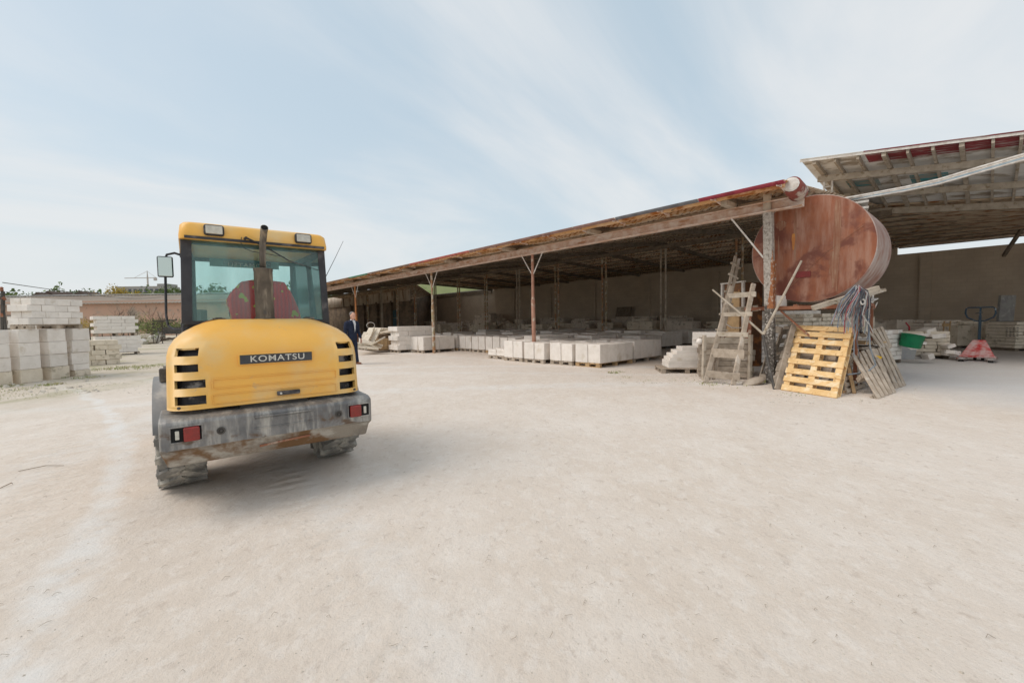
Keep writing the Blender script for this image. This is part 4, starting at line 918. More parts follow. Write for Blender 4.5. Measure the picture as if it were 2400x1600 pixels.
# --- stacks along the rear wall, each a pile seen as one shape
def pile(loc, rz, w_, d_, h, kind, label, group, mat=stone_g):
    b = MB()
    if kind == 'brick':
        nz = max(2, int(h / .12)); nx = max(2, int(w_ / .3))
        for l in range(nz):
            for i in range(nx):
                if random.random() < .08 and l > nz - 3: continue
                b.box(((i - (nx - 1) / 2) * w_ / nx + rnd(-.015, .015), rnd(-.02, .02), .1 + (l + .5) * (h - .1) / nz), (w_ / nx - .014, d_, (h - .1) / nz - .014), Matrix.Rotation(rnd(-.03, .03), 3, 'Z'))
    elif kind == 'slab':
        nx = max(2, int(w_ / .45)); ny = 2
        for i in range(nx):
            for j in range(ny):
                hh = h - rnd(0, .06); b.box(((i - (nx - 1) / 2) * w_ / nx, (j - .5) * d_ / 2, .1 + (hh - .1) / 2), (w_ / nx - .012, d_ / 2 - .012, hh - .1))
        if random.random() < .4: b.box((rnd(-.2, .2), 0, h + .06), (w_ * rnd(.4, .7), d_ * .6, .12))
    else:
        for i in range(int(w_ * 16)):
            t = rnd(-1, 1); z = rnd(0, 1) * h * (1 - abs(t) * .85)
            b.box((t * w_ / 2, rnd(-.5, .5) * d_, z + .08), (rnd(.18, .42), rnd(.15, .3), rnd(.08, .22)), Matrix.Rotation(rnd(0, 3), 3, 'Z') @ Matrix.Rotation(rnd(-.4, .4), 3, 'X'))
    p = thing('block_pile', label, 'block pile', tuple(loc), rz, group)
    b.build('blocks', mat, p)
    if kind != 'heap':
        q = MB()
        for i in range(3): q.box(((i - 1) * (w_ / 2 - .08), 0, .035), (.12, d_, .07))
        q.box((0, 0, .08), (w_, d_, .022))
        q.build('pallet', wood_d, p)
    return p
kinds = ['slab', 'slab', 'brick', 'slab', 'heap', 'slab', 'brick', 'brick', 'heap', 'brick']
near_ = ['dusty stone pile by the rear wall, {} one left of the dark end bay', 'second-line dusty stone pile before the rear wall, {} from the tank side']
s = 4.5; k = 0
while s < 36:
    w_ = rnd(1.1, 1.9); h = rnd(1.15, 1.55) + (s > 22) * .1
    pile(SD(s, 27.9 + rnd(-.4, .3)), A + R(90) + rnd(-.05, .05), w_, 1.1, h, kinds[(k * 7) % 10], f'dusty stone pile along the rear wall, {ORD[min(k, 15)] if k < 16 else "last"} from the tank side', 'stone piles along the rear wall'); s += w_ + rnd(.15, .7); k += 1
s = 5.5; k = 0
while s < 34:
    w_ = rnd(1.2, 1.9); h = rnd(.95, 1.25)
    pile(SD(s, 25.0 + rnd(-.5, .5)), A + R(90) + rnd(-.05, .05), w_, 1.1, h, kinds[(k * 3 + 1) % 10], f'stone pile two lanes before the rear wall, {ORD[min(k, 15)]} from the tank side', 'stone piles in the inner lane', mat=stone_b if k % 3 else stone_g); s += w_ + rnd(.1, .9); k += 1
for i, (x, y, w_, h, kd) in enumerate([(1180, 741, 1.6, 1.5, 'heap'), (1140, 745, 2.2, 2.0, 'slab'), (1095, 745, 3, 1.5, 'heap'), (1050, 750, 2, 1.2, 'brick'), (1010, 745, 2.5, 1.4, 'brick')]):
    s_, _z = onD(x, y, 27)
    pile(SD(s_, 27.3), A + R(90), w_ * 1.2, 1.6, h, kd, f'tall heap of stored stone at the dark far end, {ORD[i]} from the open bay', 'heaps at the far end of the shed')
for i in range(9):
    s_ = 20 + i * 2.1; D = 20.9 + (i % 3) * 1.2
    pile(SD(s_, D), A + R(90) + rnd(-.2, .2), rnd(1.2, 2), 1.1, rnd(.8, 1.1), ['heap', 'brick', 'brick'][i % 3], f'loose stacked offcuts in mid shed, {ORD[i]} going away from the aisle', 'offcut stacks in mid shed', mat=stone_b)
# heap of broken slabs near the man
sl = stone_b
def slab(x, y, Y, dims, rx, rz, label, m_=None, ry=0):
    b = MB(); b.box((0, 0, 0), dims); p = P(x, y, Y); o = b.build('stone_slab', m_ or sl, None, tuple(p), (R(rx), R(ry), R(rz)), bevel=.01); return tag(o, label, 'stone slab', 'broken slabs near the far post')
for i, (x, y, Y, dm, rx, rz, ry) in enumerate([(862, 789, 19.5, (.28, 1.15, .08), 42, -8, 0), (876, 791, 19.7, (.34, 1.2, .07), 44, -12, 0), (852, 795, 19.8, (.28, 1.0, .08), 38, -4, 0), (900, 771, 21, (.9, .5, .08), 5, 30, 4), (905, 778, 20.6, (1., .5, .08), 8, 10, -8), (893, 775, 21, (1.1, .5, .1), -6, 40, 10), (872, 806, 18.9, (.9, .5, .06), 12, 10, 18), (884, 800, 18.8, (.7, .45, .06), 20, -30, -22), (850, 808, 18.8, (.8, .5, .1), 10, 50, 15), (862, 814, 18.6, (.9, .5, .08), 5, 20, 8)]):
    slab(x, y, Y, dm, rx, rz, f'broken pale slab in the heap beside the man, {ORD[i]} from its leaning pair', None, ry)
b = MB(); b.box((0, 0, .25), (1.1, .9, .5)); 
for i in range(6): b.box((-.46 + i * .185, -.47, .27), (.16, .03, .46))
o = b.build('timber_crate', wood_o, None, tuple(atz(P(897, 800, 20.2), .12)), (0, 0, EZ)); tag(o, 'orange slatted timber crate among the stone beside the slab heap', 'crate')
b = MB(); b.box((0, 0, .35), (.9, .7, .7)); o = b.build('timber_crate', wood_g, None, tuple(atz(P(883, 800, 21.2), .1)), (0, 0, EZ)); tag(o, 'brown board box leaning slabs rest against behind the heap', 'crate')
b = MB(); b.tube([(math.cos(R(a)) * .19, 0, 1.25 + math.sin(R(a)) * .15) for a in range(0, 361, 20)], .016, 6); b.bar((0, 0, 1.1), (0, .2, .2), .05, .05); b.box((0, .3, .1), (.5, 1.2, .12))
o = b.build('pallet_truck', white_p, None, tuple(atz(P(870, 800, 21.5), 0)), (0, 0, .3)); tag(o, 'distant pallet truck with its pale loop handle above the slab heap', 'pallet truck')
# ------------------------------------------------------------------ things round the tank
lab = 'things'
def polybar(name, pts, a, mat, label, cat, n=7, group=None):
    b = MB(); b.tube(pts, a, n); o = b.build(name, mat, None, smooth=True); return tag(o, label, cat, group)
# ladders
ll = thing('ladder', 'weathered wooden ladder with wide rungs leaning in front of the plank stack', 'ladder', (0, 0, 0))
LA = (P(1653, 897, G(1653, 897).y), P(1714.5, 671, 9.75)); LB = (P(1718, 902, G(1718, 902).y), P(1766, 665, 9.25))
for p, q in (LA, LB):
    b = MB(); b.bar(p, q, .06, .09, (1, 0, 0)); b.build('rail', wood_g, ll, bevel=.006)
for t, h in ((.895, .11), (.695, .09), (.49, .10), (.30, .19), (.09, .15)):
    b = MB(); p = LA[0].lerp(LA[1], t); q = LB[0].lerp(LB[1], t - .005); d = (q - p).normalized() * .07; off = Vector((.0, -.06, 0))
    b.bar(p - d + off, q + d + off, h, .028, (0, 1, 0)); b.build('rung', wood_p if h < .15 else wood_g, ll, bevel=.004)
l2 = thing('ladder', 'taller narrow dark ladder standing behind the wide one', 'ladder', (0, 0, 0))
for (x0, y0, x1, y1) in ((1660, 893, 1724, 600), (1672, 890, 1732, 606)):
    b = MB(); b.bar(P(x0, y0, 9.5), P(x1, y1, 10.1), .035, .06, (1, 0, 0)); b.build('rail', wood_g, l2)
for t in (.93, .84, .70, .62, .52, .4):
    b = MB(); p = P(1660, 893, 9.5).lerp(P(1724, 600, 10.1), t); q = P(1672, 890, 9.5).lerp(P(1732, 606, 10.1), t); d = (q - p).normalized() * .08; b.bar(p - d, q + d, .04, .04); b.build('rung', wood_p, l2)
polybar('wooden_pole', [P(1789, 783, 8.55), P(1834, 697, 8.45), P(1878.5, 611, 8.4)], [.026, .024, .02], wood_p, 'thin pale pole propped diagonally in front of the tank', 'pole')
polybar('wooden_pole', [P(1790, 784, 8.85), P(1728, 728, 9.2), P(1670, 679, 9.5)], [.024, .022, .018], wood_p, 'pale pole slanting left behind the wide ladder rails', 'pole')
polybar('steel_bar', [G(1815, 912), P(1800, 850, 8.5), P(1788, 785, 8.7)], [.026, .028, .03], steel_d, 'grey bar footed between the pallets and the mottled post', 'steel bar')
polybar('bent_rod', [P(1703, 760, 9.6), P(1716, 768, 9.6), P(1745, 768, 9.6)], .012, white_p, 'bent white rod behind the ladder rungs', 'rod')
# plank stack
for l in range(7):
    for r_ in range(2):
        h = .115; x0 = 1641 + rnd(-3, 3); x1 = 1762 + rnd(-6, 6)
        base = G(1641, 886); top_ = G(1765, 890)
        d = (top_ - base); up = Vector((0, 0, .03 + l * .128 + h / 2)); n = Vector((-d.y, d.x, 0)).normalized() * (.10 + r_ * .55)
        b = MB(); b.bar(base + n + up - d * rnd(0, .06), top_ + n + up + d * rnd(-.04, .05), .16 if r_ else .10, h, (0, 0, 1)); o = b.build('plank', wood_p if l == 6 else wood_g, None, bevel=.006)
        tag(o, f'thick grey plank in the {ORD[l]} layer up of the stack behind the ladder, {"rear" if r_ else "front"} side', 'plank', 'planks stacked behind the ladder')
for x_, nm in ((1649, 'left'), (1757, 'right')):
    b = MB(); p = G(x_ - 2, 890); b.bar(p + Vector((0, -.03, 0)), p + Vector((.03, 0, 1.0)), .10, .05, (1, 0, 0)); tag(b.build('upright_stake', wood_p, None), f'upright stake holding the {nm} end of the plank stack', 'stake')
# block stack under the shed edge right, white slabs on a pallet
pr = G(1600, 874)
pallet(tuple(pr + Vector((.15, .35, 0))), R(-8), 1.25, .9, .12, wood_g, 'grey pallet under the white slabs left of the plank stack', 'pallets by the plank stack')
for l, (x_, w_, d_) in enumerate([(0, .98, .72), (.0, .98, .72), (.03, .95, .72), (.06, .88, .70), (.12, .78, .68), (.2, .66, .66)]):
    b = MB(); b.box((0, 0, .045), (w_, d_, .086)); o = b.build('stone_slab', stone, None, tuple(pr + Vector((.2 + x_, .38, .12 + l * .088))), (0, 0, R(-8 + rnd(-1.5, 1.5))), bevel=.008); tag(o, f'white stone slab, {ORD[l]} from the bottom on the pallet left of the plank stack', 'stone slab', 'white slabs left of the plank stack')
b = MB(); b.box((0, 0, .1), (.35, .5, .2)); 
for l in range(2):
    b = MB(); b.box((0, 0, .1), (.9, .8, .2)); tag(b.build('stone_slab', stone, None, tuple(P(1680, 810 - l * 15, 11.2) * 1), (0, 0, .3 + l * .2), bevel=.01), ['lower', 'upper'][l] + ' white slab showing just behind the ladder foot', 'stone slab')
b = MB(); ell(b, (0, 0, 0), (.075, .075, .075), 14, 10); tag(b.build('plaster_ball', stone, None, tuple(P(1640, 800, 9.75)), smooth=True), 'small round pale ball at the left end of the plank stack', 'ball')
# rusty cabinet
cb_ = thing('rusty_cabinet', 'rusty brown cabinet with a timber door standing behind the ladder', 'cabinet', tuple(SD(4.05, 11.2, 0)), A - R(25))
b = MB(); b.box((0, 0, 1.2), (.55, .62, 2.0)); b.build('body', M('cab_rust', (.20, .10, .05), (.13, .07, .045), 4, .8, .2, c3=(.40, .17, .06), s3=4, amt=.42), cb_, bevel=.01)
b = MB(); b.box((-.29, 0, 1.25), (.03, .40, 1.5)); b.build('door', wood_o, cb_)
b = MB(); b.bar((-.3, -.36, 2.22), (-.3, .40, 2.22), .05, .03); b.bar((-.3, -.34, 0), (-.3, -.30, 2.22), .05, .06); b.bar((-.3, .34, 0), (-.3, .34, 2.22), .05, .06); b.build('frame', white_p, cb_)
b = MB(); b.bar(P(1708, 728, 9.75), P(1775, 722, 9.6), .13, .13, (0, 0, 1)); tag(b.build('timber_beam', wood_p, None), 'short square timber lying level across the rungs behind the ladder', 'timber')
b = MB(); b.bar(P(1700, 755, 9.9), P(1692, 800, 9.7), .08, .05); b.bar(P(1760, 752, 9.8), P(1750, 805, 9.6), .08, .05);tag(b.build('trestle', rust, None), 'pink rusty trestle legs behind the ladder', 'trestle')
# planks on the stand
b = MB(); b.bar(P(1905, 722, 8.15), P(2058, 675, 7.9), .13, .09, (0, 0, 1)); tag(b.build('timber_beam', wood_p, None, bevel=.006), 'long pale timber laid slanting across the front of the stand below the tank', 'timber')
b = MB(); b.bar(P(1965, 712, 8.35), P(2072, 679, 8.3), .11, .06, (0, 0, 1)); tag(b.build('timber_beam', wood_p, None, bevel=.006), 'second timber poking out right behind the slanting one', 'timber')
b = MB(); b.box((0, 0, .11), (.34, .24, .22)); tag(b.build('stone_block', stone, None, tuple(P(1820, 718, 9.05)), (0, 0, .5), bevel=.012), 'single pale block set on the stand right of the mottled post', 'stone block')
# rag and strap bundle
sb = thing('strap_bundle', 'bundle of blue, red and grey lifting straps hanging off the timber end', 'strap bundle', tuple(P(2008, 672, 7.8)))
cols = [(.24, .29, .34), (.10, .13, .18), (.24, .06, .07), (.34, .34, .34), (.20, .23, .26), (.08, .08, .09), (.33, .20, .19), (.36, .36, .34)]
smt = [M('strap_%s' % 'abcdefgh'[i], c, tuple(x * 1.25 for x in c), 10, .9, .2, c3=(.36, .34, .32), s3=6, amt=.36) for i, c in enumerate(cols)]
for i in range(78):
    dx = rnd(-.40, .16); ln = rnd(.45, .85) * (1.55 if i % 7 == 0 and dx > -.15 else 1); y = rnd(-.2, .06)
    pts = [(rnd(-.04, .05), y * .3, rnd(-.02, .03)), (dx * .45, y - .04, -ln * .18), (dx * .8 + rnd(-.03, .03), y - .03, -ln * .45), (dx + rnd(-.05, .05), y, -ln * .75), (dx + rnd(-.04, .04), y + rnd(-.05, .05), -ln)]
    b = MB(); b.tube(pts, rnd(.0035, .0095), 5); b.build('strap', smt[i % 8], sb, smooth=True)
b = MB(); b.tube([(-.05 + .04 * math.cos(a), -.2, -.28 + .045 * math.sin(a)) for a in [i * .6 for i in range(12)]], .014, 6); b.build('ring', white_p, sb)
b = MB(); b.tube([(.04, -.05, -.02), (.14, -.1, -.6), (.17, -.12, -1.1), (.28, -.12, -1.42), (.10, -.14, -1.55), (-.25, -.15, -1.58)], .014, 6); b.build('hose', smt[4], sb, smooth=True)
# frame post behind straps
fs = thing('steel_trestle', 'whitewashed light steel trestle right of the straps', 'trestle', (0, 0, 0))
b = MB(); b.bar(P(2040, 800, 9.6), P(2045, 690, 9.6), .035, .035); b.bar(P(2022, 712, 9.4), P(2046, 700, 9.6), .2, .02, (0, 0, 1)); b.tube([P(2044, 728, 9.6), P(2030, 726, 9.5), P(2050, 722, 9.4), P(2056, 708, 9.4)], .012, 6); b.build('post', white_p, fs)
b = MB(); b.bar(P(2021, 708, 9.3), P(2042, 774, 9.3), .045, .03); b.bar(P(2008, 768, 9.2), P(2026, 786, 9.2), .04, .04); b.build('brace', steel_d, fs)
b = MB(); b.box((0, 0, .5), (.28, .1, 1.0)); tag(b.build('stone_slab', stone_b, None, tuple(P(2024, 772, 9.9) - Vector((0, 0, .15))), (0, 0, .3)), 'upright pale slab standing behind the strap bundle', 'stone slab')
# lit-up bricks on pallets beyond the post and pallets
for i, (x, y, Y, w_, h, kd) in enumerate([(1840, 760, 13.5, 1.6, 1.55, 'brick'), (1900, 770, 12.6, 1.6, 1.45, 'brick'), (1775, 780, 12.5, 1.1, 1.15, 'brick'), (1975, 770, 13.6, 1.5, 1.35, 'slab'), (2040, 790, 12.4, 1.2, .95, 'brick')]):
    p = P(x, y, Y); p.z = 0
    pile(p, R(8 + i * 5), w_, 1.0, h, kd, f'dusty brick pack under and behind the tank, {ORD[i]} one counted by distance', 'brick packs behind the tank', mat=[stone, stone_b][i % 2])
# yellow pallet and its grey neighbours leaning on the post
def quad_pallet(bl, br, tl, tr, mat, label, slats=8, th=.10, group='pallets leaning round the tank stand', flip=False, name='pallet', ends=None):
    bl, br, tl, tr = map(Vector, (bl, br, tl, tr))
    t = thing(name, label, 'pallet', tuple((bl + br) / 2), 0, group)
    o = (bl + br) / 2; bl, br, tl, tr = [q - o for q in (bl, br, tl, tr)]
    nrm = (br - bl).cross(tl - bl).normalized()
    if nrm.y > 0: nrm = -nrm
    L_ = lambda u, v: (bl.lerp(br, u)).lerp(tl.lerp(tr, u), v)
    b = MB()
    rows_ = ends or [(i + .5) / slats for i in range(slats)]
    for v in rows_:
        b.bar(L_(0, v), L_(1, v), .105 if slats > 6 else .115, .022, nrm)
    # boards must lie flat: swap section
    b = MB()
    ww = (tl - bl).length / slats * (.60 if slats > 5 else .62)
    for v in rows_:
        c0, c1 = L_(0, v), L_(1, v); upv = (L_(0, min(1, v + .01)) - L_(0, v - .01)).normalized() * ww / 2; nn_ = nrm * .011
        b.add([c0 - upv - nn_, c1 - upv - nn_, c1 + upv - nn_, c0 + upv - nn_, c0 - upv + nn_, c1 - upv + nn_, c1 + upv + nn_, c0 + upv + nn_], [(0,3,2,1),(4,5,6,7),(0,1,5,4),(1,2,6,5),(2,3,7,6),(3,0,4,7)])
    b.build('deck', mat, t, bevel=.004)
    def slab_(b, c0, c1, d, nn_): b.add([c0 - d - nn_, c0 + d - nn_, c1 + d - nn_, c1 - d - nn_, c0 - d + nn_, c0 + d + nn_, c1 + d + nn_, c1 - d + nn_], [(0,3,2,1),(4,5,6,7),(0,1,5,4),(1,2,6,5),(2,3,7,6),(3,0,4,7)])
    dd_ = (L_(1, .5) - L_(0, .5)).normalized()
    for u in (.07, .5, .93):
        b = MB(); slab_(b, L_(u, 0) - nrm * .023, L_(u, 1) - nrm * .023, dd_ * .055, nrm * .0105)
        for v in (.05, .5, .95):
            e = (tl - bl).normalized() * .07; c = L_(u, v) - nrm * (.034 + th / 2); slab_(b, c - e, c + e, dd_ * .05, nrm * th / 2)
        slab_(b, L_(u, .0) - nrm * (.045 + th), L_(u, 1) - nrm * (.045 + th), dd_ * .05, nrm * .011)
        b.build('runner', mat, t, bevel=.003)
    return t
quad_pallet(G(1830, 914), G(1960, 934), P(1868, 762, 9.0), P(1999, 768, 8.1), wood_y, 'bright yellow pine pallet leaning upright, facing the yard', slats=8, ends=[.045, .17, .285, .43, .60, .745, .86, .96])
quad_pallet(G(1812, 908) + Vector((.03, .15, 0)), G(1950, 925) + Vector((.05, .25, 0)), P(1852, 762, 9.25), P(1985, 762, 8.5), wood_g, 'grey pallet leaning right behind the yellow one', slats=5)
quad_pallet(G(1800, 895) + Vector((0, .1, 0)), G(1840, 885) + Vector((.25, .45, 0)), P(1832, 768, 9.2), P(1880, 765, 9.9), wood_g, 'narrow grey pallet edge between the mottled post and the yellow pallet', slats=6)
b = MB(); b.bar(G(1822, 912) + Vector((-.02, -.02, 0)), P(1862, 756, 8.9), .10, .035, (0, 1, 0)); tag(b.build('plank', wood_g, None), 'grey board standing along the left edge of the yellow pallet', 'plank')
# pallets piled at the foot, right
quad_pallet(P(1991, 829, 8.0), G(2056, 936), P(2050, 816, 8.3), G(2100, 919), wood_g, 'grey pallet lying steep on its edge in front of the heap', slats=5, th=.09)
quad_pallet(P(2046, 818, 8.4), G(2099, 918) + Vector((.02, .12, 0)), P(2082, 811, 8.7), G(2125, 903), wood_g, 'second grey pallet of the leaning heap with open slats', slats=4, th=.09)
quad_pallet(P(2056, 816, 8.9), G(2108, 906) + Vector((.1, .25, 0)), P(2082, 806, 9.2), G(2122, 902) + Vector((.2, .5, 0)), wood_g, 'last grey pallet at the right end of the leaning heap', slats=3, th=.09)
quad_pallet(G(1985, 925), G(2030, 908), P(1978, 840, 8.4), P(2000, 838, 8.8), wood_g, 'small slatted pallet with an orange edge between the heap and yellow pallet', slats=6, th=.06)
b = MB(); b.bar(G(1980, 922), P(2000, 925, 7.75), .06, .10); b.bar(G(2002, 922) , P(1985, 842, 8.3), .05, .05); tag(b.build('timber_offcut', wood_o, None), 'orange timber offcut at the foot of the slatted pallet', 'timber')
quad_pallet(P(2033, 778, 9.0), P(2070, 826, 8.9), P(2070, 765, 9.2), P(2090, 812, 9.2), wood_g, 'grey pallet tipped on top of the heap below the trestle', slats=4, th=.1)
for l in range(4):
    b = MB(); b.box((0, 0, 0), (.62, .6, .05)); tag(b.build('board', wood_o if l % 2 else wood_g, None, tuple(P(2018, 835 - l * 11, 9.3)), (0, 0, .3 + rnd(-.15, .15))), f'flat board, {ORD[l]} from the bottom of the little pile behind the straps', 'board', 'boards behind the straps')
b = MB(); b.bar(P(2050, 835, 8.15), P(2066, 838, 8.1), .035, .045); tag(b.build('yellow_wedge', M('bright_yellow', (.80, .50, .04), (.7, .42, .03), 5, .6), None), 'small bright yellow wedge lying on the grey pallets', 'wedge')
b = MB(); ell(b, (0, 0, 0), (.30, .14, .07), 14, 8); tag(b.build('cement_bag', M('paper_bag', (.50, .43, .35), (.42, .35, .28), 6, .9, .5, 20), None, tuple(G(1785, 902) + Vector((-.1, .1, .06))), (0, R(-12), R(20)), smooth=True), 'crumpled empty sack lying at the foot of the mottled post', 'sack')
# pipes hung from the tank to the right
for i, (dy, r_, m_) in enumerate([(0, .022, white_p), (5, .02, white_p), (9, .018, M('blue_pipe', (.30, .42, .50), (.4, .48, .52), 6, .6)), (13, .02, white_p), (3, .016, wood_p)]):
    polybar('plastic_pipe', [P(1975 + i * 3, 466 + dy * .5, 10.4), P(2040, 454 + dy * .6, 9.9), P(2120, 439 + dy * .7, 9.3), P(2200, 421 + dy * .8, 8.6), P(2290, 394 + dy * .9, 8.0), P(2420, 356 + dy, 7.2), P(2600, 288 + dy * 1.2, 6.4)], r_, m_, f'pale pipe slung from the tank top to the right, {ORD[i]} down in the bundle', 'pipe', 7, 'pipes slung from the tank top')
for l in range(3):
    b = MB(); b.box((0, 0, 0), (.75 - l * .08, .5, .05)); tag(b.build('board', white_p, None, tuple(P(2005, 468 + 13 * l, 11.2)), (0, 0, A + .2)), f'whitewashed board, {ORD[l]} down in the little stack on the tank top', 'board', 'boards on the tank')
# ------------------------------------------------------------------ right bay
gm = M('green_tub', (.01, .20, .08), (.01, .16, .07), 5, .4, .05, c3=(.35, .36, .30), s3=5, amt=.33)
tb = thing('green_tub', 'dark green round metal tub tilted on the brick heap', 'tub', tuple(P(2132, 813, 12.0)), 0, None, (R(9), R(7), 0))
b = MB(); b.lathe([(.25, 0), (.27, .02), (.29, .36), (.305, .37), (.305, .39), (.28, .39), (.26, .06), (.001, .05)], (0, 0, 0), 'Z', 28, cap=False); b.build('body', gm, tb, smooth=35)
b = MB(); b.box((-.31, -.05, .31), (.03, .06, .04)); b.box((.31, -.05, .30), (.03, .06, .04)); b.build('handle', gm, tb); tb.scale = (.88, .88, .92)
cr = thing('plastic_crate', 'grey dusty plastic crate on the ground under the green tub', 'crate', tuple(G(2117, 840)), R(-20))
b = MB(); z1 = .42
for (c_, d_) in (((0, -.2, .2), (.52, .02, .40)), ((0, .2, .2), (.52, .02, .40)), ((-.25, 0, .2), (.02, .4, .40)), ((.25, 0, .2), (.02, .4, .40)), ((0, 0, .02), (.5, .4, .03))): b.box(c_, d_)
b.v = [(x * (.82 + .4 * z), y * (.82 + .4 * z), z) for x, y, z in b.v]; b.build('body', M('grey_plastic', (.36, .37, .38), (.42, .42, .41), 5, .6), cr, bevel=.01)
b = MB(); b.lathe([(.001, .0), (.2, 0)], (0, 0, 0), 'Z', 4, cap=False)
random.seed(3)
pile(atz(P(2165, 800, 13.2), 0), R(-30), 1.4, 1.5, .95, 'heap', 'low heap of pale broken bricks under the green tub', 'heaps in the right bay', mat=stone)
pile(atz(P(2150, 800, 13.7), 0), R(-25), 1.2, 1.0, .85, 'brick', 'untidy brick pack behind the green tub', 'heaps in the right bay', mat=stone_b)
pile(atz(P(2105, 800, 14.6), 0), R(-30), 1.2, 1.0, .8, 'brick', 'brick pack left of the green tub', 'heaps in the right bay', mat=stone_b)
b = MB(); b.box((0, 0, .05), (.6, .5, .1)); tag(b.build('concrete_block', stone, None, tuple(G(2150, 838)), (0, 0, -.3)), 'flat pale block on the floor right of the plastic crate', 'block')
for i, (x, yb, Y, w_, h, kd, m_) in enumerate([(2055, 0, 19, 1.3, 1.1, 'slab', stone_g), (2108, 0, 18.5, 1.1, 1.18, 'slab', stone_g), (2180, 0, 17.8, 1.5, 1.12, 'brick', stone_g), (2258, 0, 17.4, 1.45, .95, 'slab', stone_b), (2392, 0, 15.7, 1.5, 1.05, 'brick', stone_b), (2320, 0, 17.6, .6, .6, 'slab', stone_g)]):
    p = P(x, 800, Y); p.z = 0
    pile(p, R(-2), w_, 1.0, h, kd, ['pack of wide slabs beside the far wall, right of the straps', 'slab stack with a lid slab by the far wall', 'stacked boards and bricks behind the red hand truck', 'neat pack of tall blocks right behind the pallet truck', 'perforated brick pack at the right edge of the picture', 'small pale block stack right of the neat pack'][i], 'packs in the right bay', mat=m_)
# dark slots on the perforated bricks
sl_ = MB(); p = P(2386, 800, 15.17)
for i in range(4):
    for j in range(5): sl_.box((p.x - .42 + i * .13, p.y - .0, .55 + j * .07), (.055, .012, .02))
o = sl_.build('brick_slots', hole, None); tag(o, 'rows of dark slots in the perforated bricks at the right edge', 'perforated brick face')
# red hand truck, orange chair
redp = M('red_paint', (.42, .03, .045), (.34, .025, .035), 5, .45, .05, c3=(.5, .42, .38), s3=4, amt=.3)
ht = thing('hand_truck', 'red tubular hand truck behind the green tub', 'hand truck', tuple(atz(P(2165, 800, 14.6), 0)))
b = MB(); b.tube([(.30, 0, .15), (.27, -.02, .6), (.22, -.04, .80), (.05, -.05, .90), (-.12, -.04, .88), (-.24, 0, .78), (-.27, 0, .3)], .022, 8); b.tube([(.18, .2, .15), (.12, .2, .68), (0, .2, .78), (-.15, .2, .74), (-.2, .2, .3)], .018, 8); b.tube([(-.42, .1, .3), (-.42, .1, .95), (-.5, .15, 1.1)], .024, 8); b.build('frame', redp, ht, smooth=True)
b = MB(); b.lathe([(.001, -.03), (.13, -.03), (.15, 0), (.13, .03), (.001, .03)], (.3, 0, .15), 'X', 18, cap=False); b.build('wheel', rubber, ht)
chh = thing('wooden_chair', 'worn orange wooden chair against the brick stacks', 'chair', tuple(atz(P(2200, 806, 16.6), 0)), R(200))
b = MB(); b.box((0, 0, .48), (.45, .42, .03)); b.build('seat', wood_o, chh)
b = MB(); b.box((0, .2, .95), (.45, .03, .12)); b.bar((-.2, .2, .45), (-.2, .24, 1.1), .035, .035); b.bar((.2, .2, .45), (.2, .24, 1.1), .035, .035); b.build('backrest', wood_o, chh)
for x_, y_ in ((-.2, -.18), (.2, -.18), (-.2, .18), (.2, .18)): b = MB(); b.bar((x_, y_, 0), (x_, y_, .47), .035, .035); b.build('leg', wood_o, chh)
# concrete panel
b = MB(); b.box((0, 0, 1.06), (.72, .10, 2.12)); tag(b.build('concrete_sheet', M('grey_panel', (.36, .36, .35), (.28, .28, .28), 4, .8, .3, c3=(.45, .45, .44), s3=6, amt=.4), None, tuple(atz(P(2350, 780, 18.2), 0)), (R(3), 0, R(5)), bevel=.01), 'tall grey concrete panel propped against the far wall', 'panel')
b = MB(); b.box((0, 0, .55), (.05, .9, 1.1)); tag(b.build('grey_sheet', M('sheet_grey', (.18, .18, .18), (.22, .22, .21), 5, .7), None, tuple(atz(P(2338, 800, 15.9), 0)), (0, R(14), R(5))), 'dark sheet leaning on the left end of the right edge brick pack', 'sheet')
b = MB(); ell(b, (0, 0, .35), (.5, .4, .42), 14, 9); tag(b.build('covered_heap', stone_g, None, tuple(atz(P(2305, 800, 17.9), 0)), smooth=True), 'grey rounded heap behind the neat block pack', 'heap')
# pallet jack
jk_ = thing('pallet_jack', 'red dusty pallet jack with blue drawbar standing on the open floor', 'pallet jack', tuple(G(2290, 846)), R(-52))
redj = M('jack_red', (.52, .035, .035), (.45, .03, .03), 3, .5, .1, c3=(.60, .44, .42), s3=4.2, amt=.52, w3=.3)
blue = M('jack_blue', (.015, .03, .05), (.025, .05, .07), 6, .5, .1, c3=(.4, .45, .46), s3=7, amt=.36)
b = MB()         # sloping hood between drawbar and forks (forks point to local -Y)
b.add([(-.13, .38, .62), (.13, .38, .62), (.13, .26, .62), (-.13, .26, .62), (-.33, .30, .10), (.33, .30, .10), (.36, -.08, .12), (-.36, -.08, .12)], [(0, 1, 2, 3), (3, 2, 6, 7), (0, 3, 7, 4), (2, 1, 5, 6), (1, 0, 4, 5), (7, 6, 5, 4)])
b.build('body', redj, jk_, bevel=.02)
b = MB(); b.bar((-.37, -.10, .14), (.37, -.10, .14), .05, .06); b.build('cross_tube', redj, jk_, bevel=.01)
fkm = M('fork_dust', (.40, .37, .35), (.30, .27, .26), 6, .7, .2, c3=(.36, .10, .08), s3=6, amt=.42)
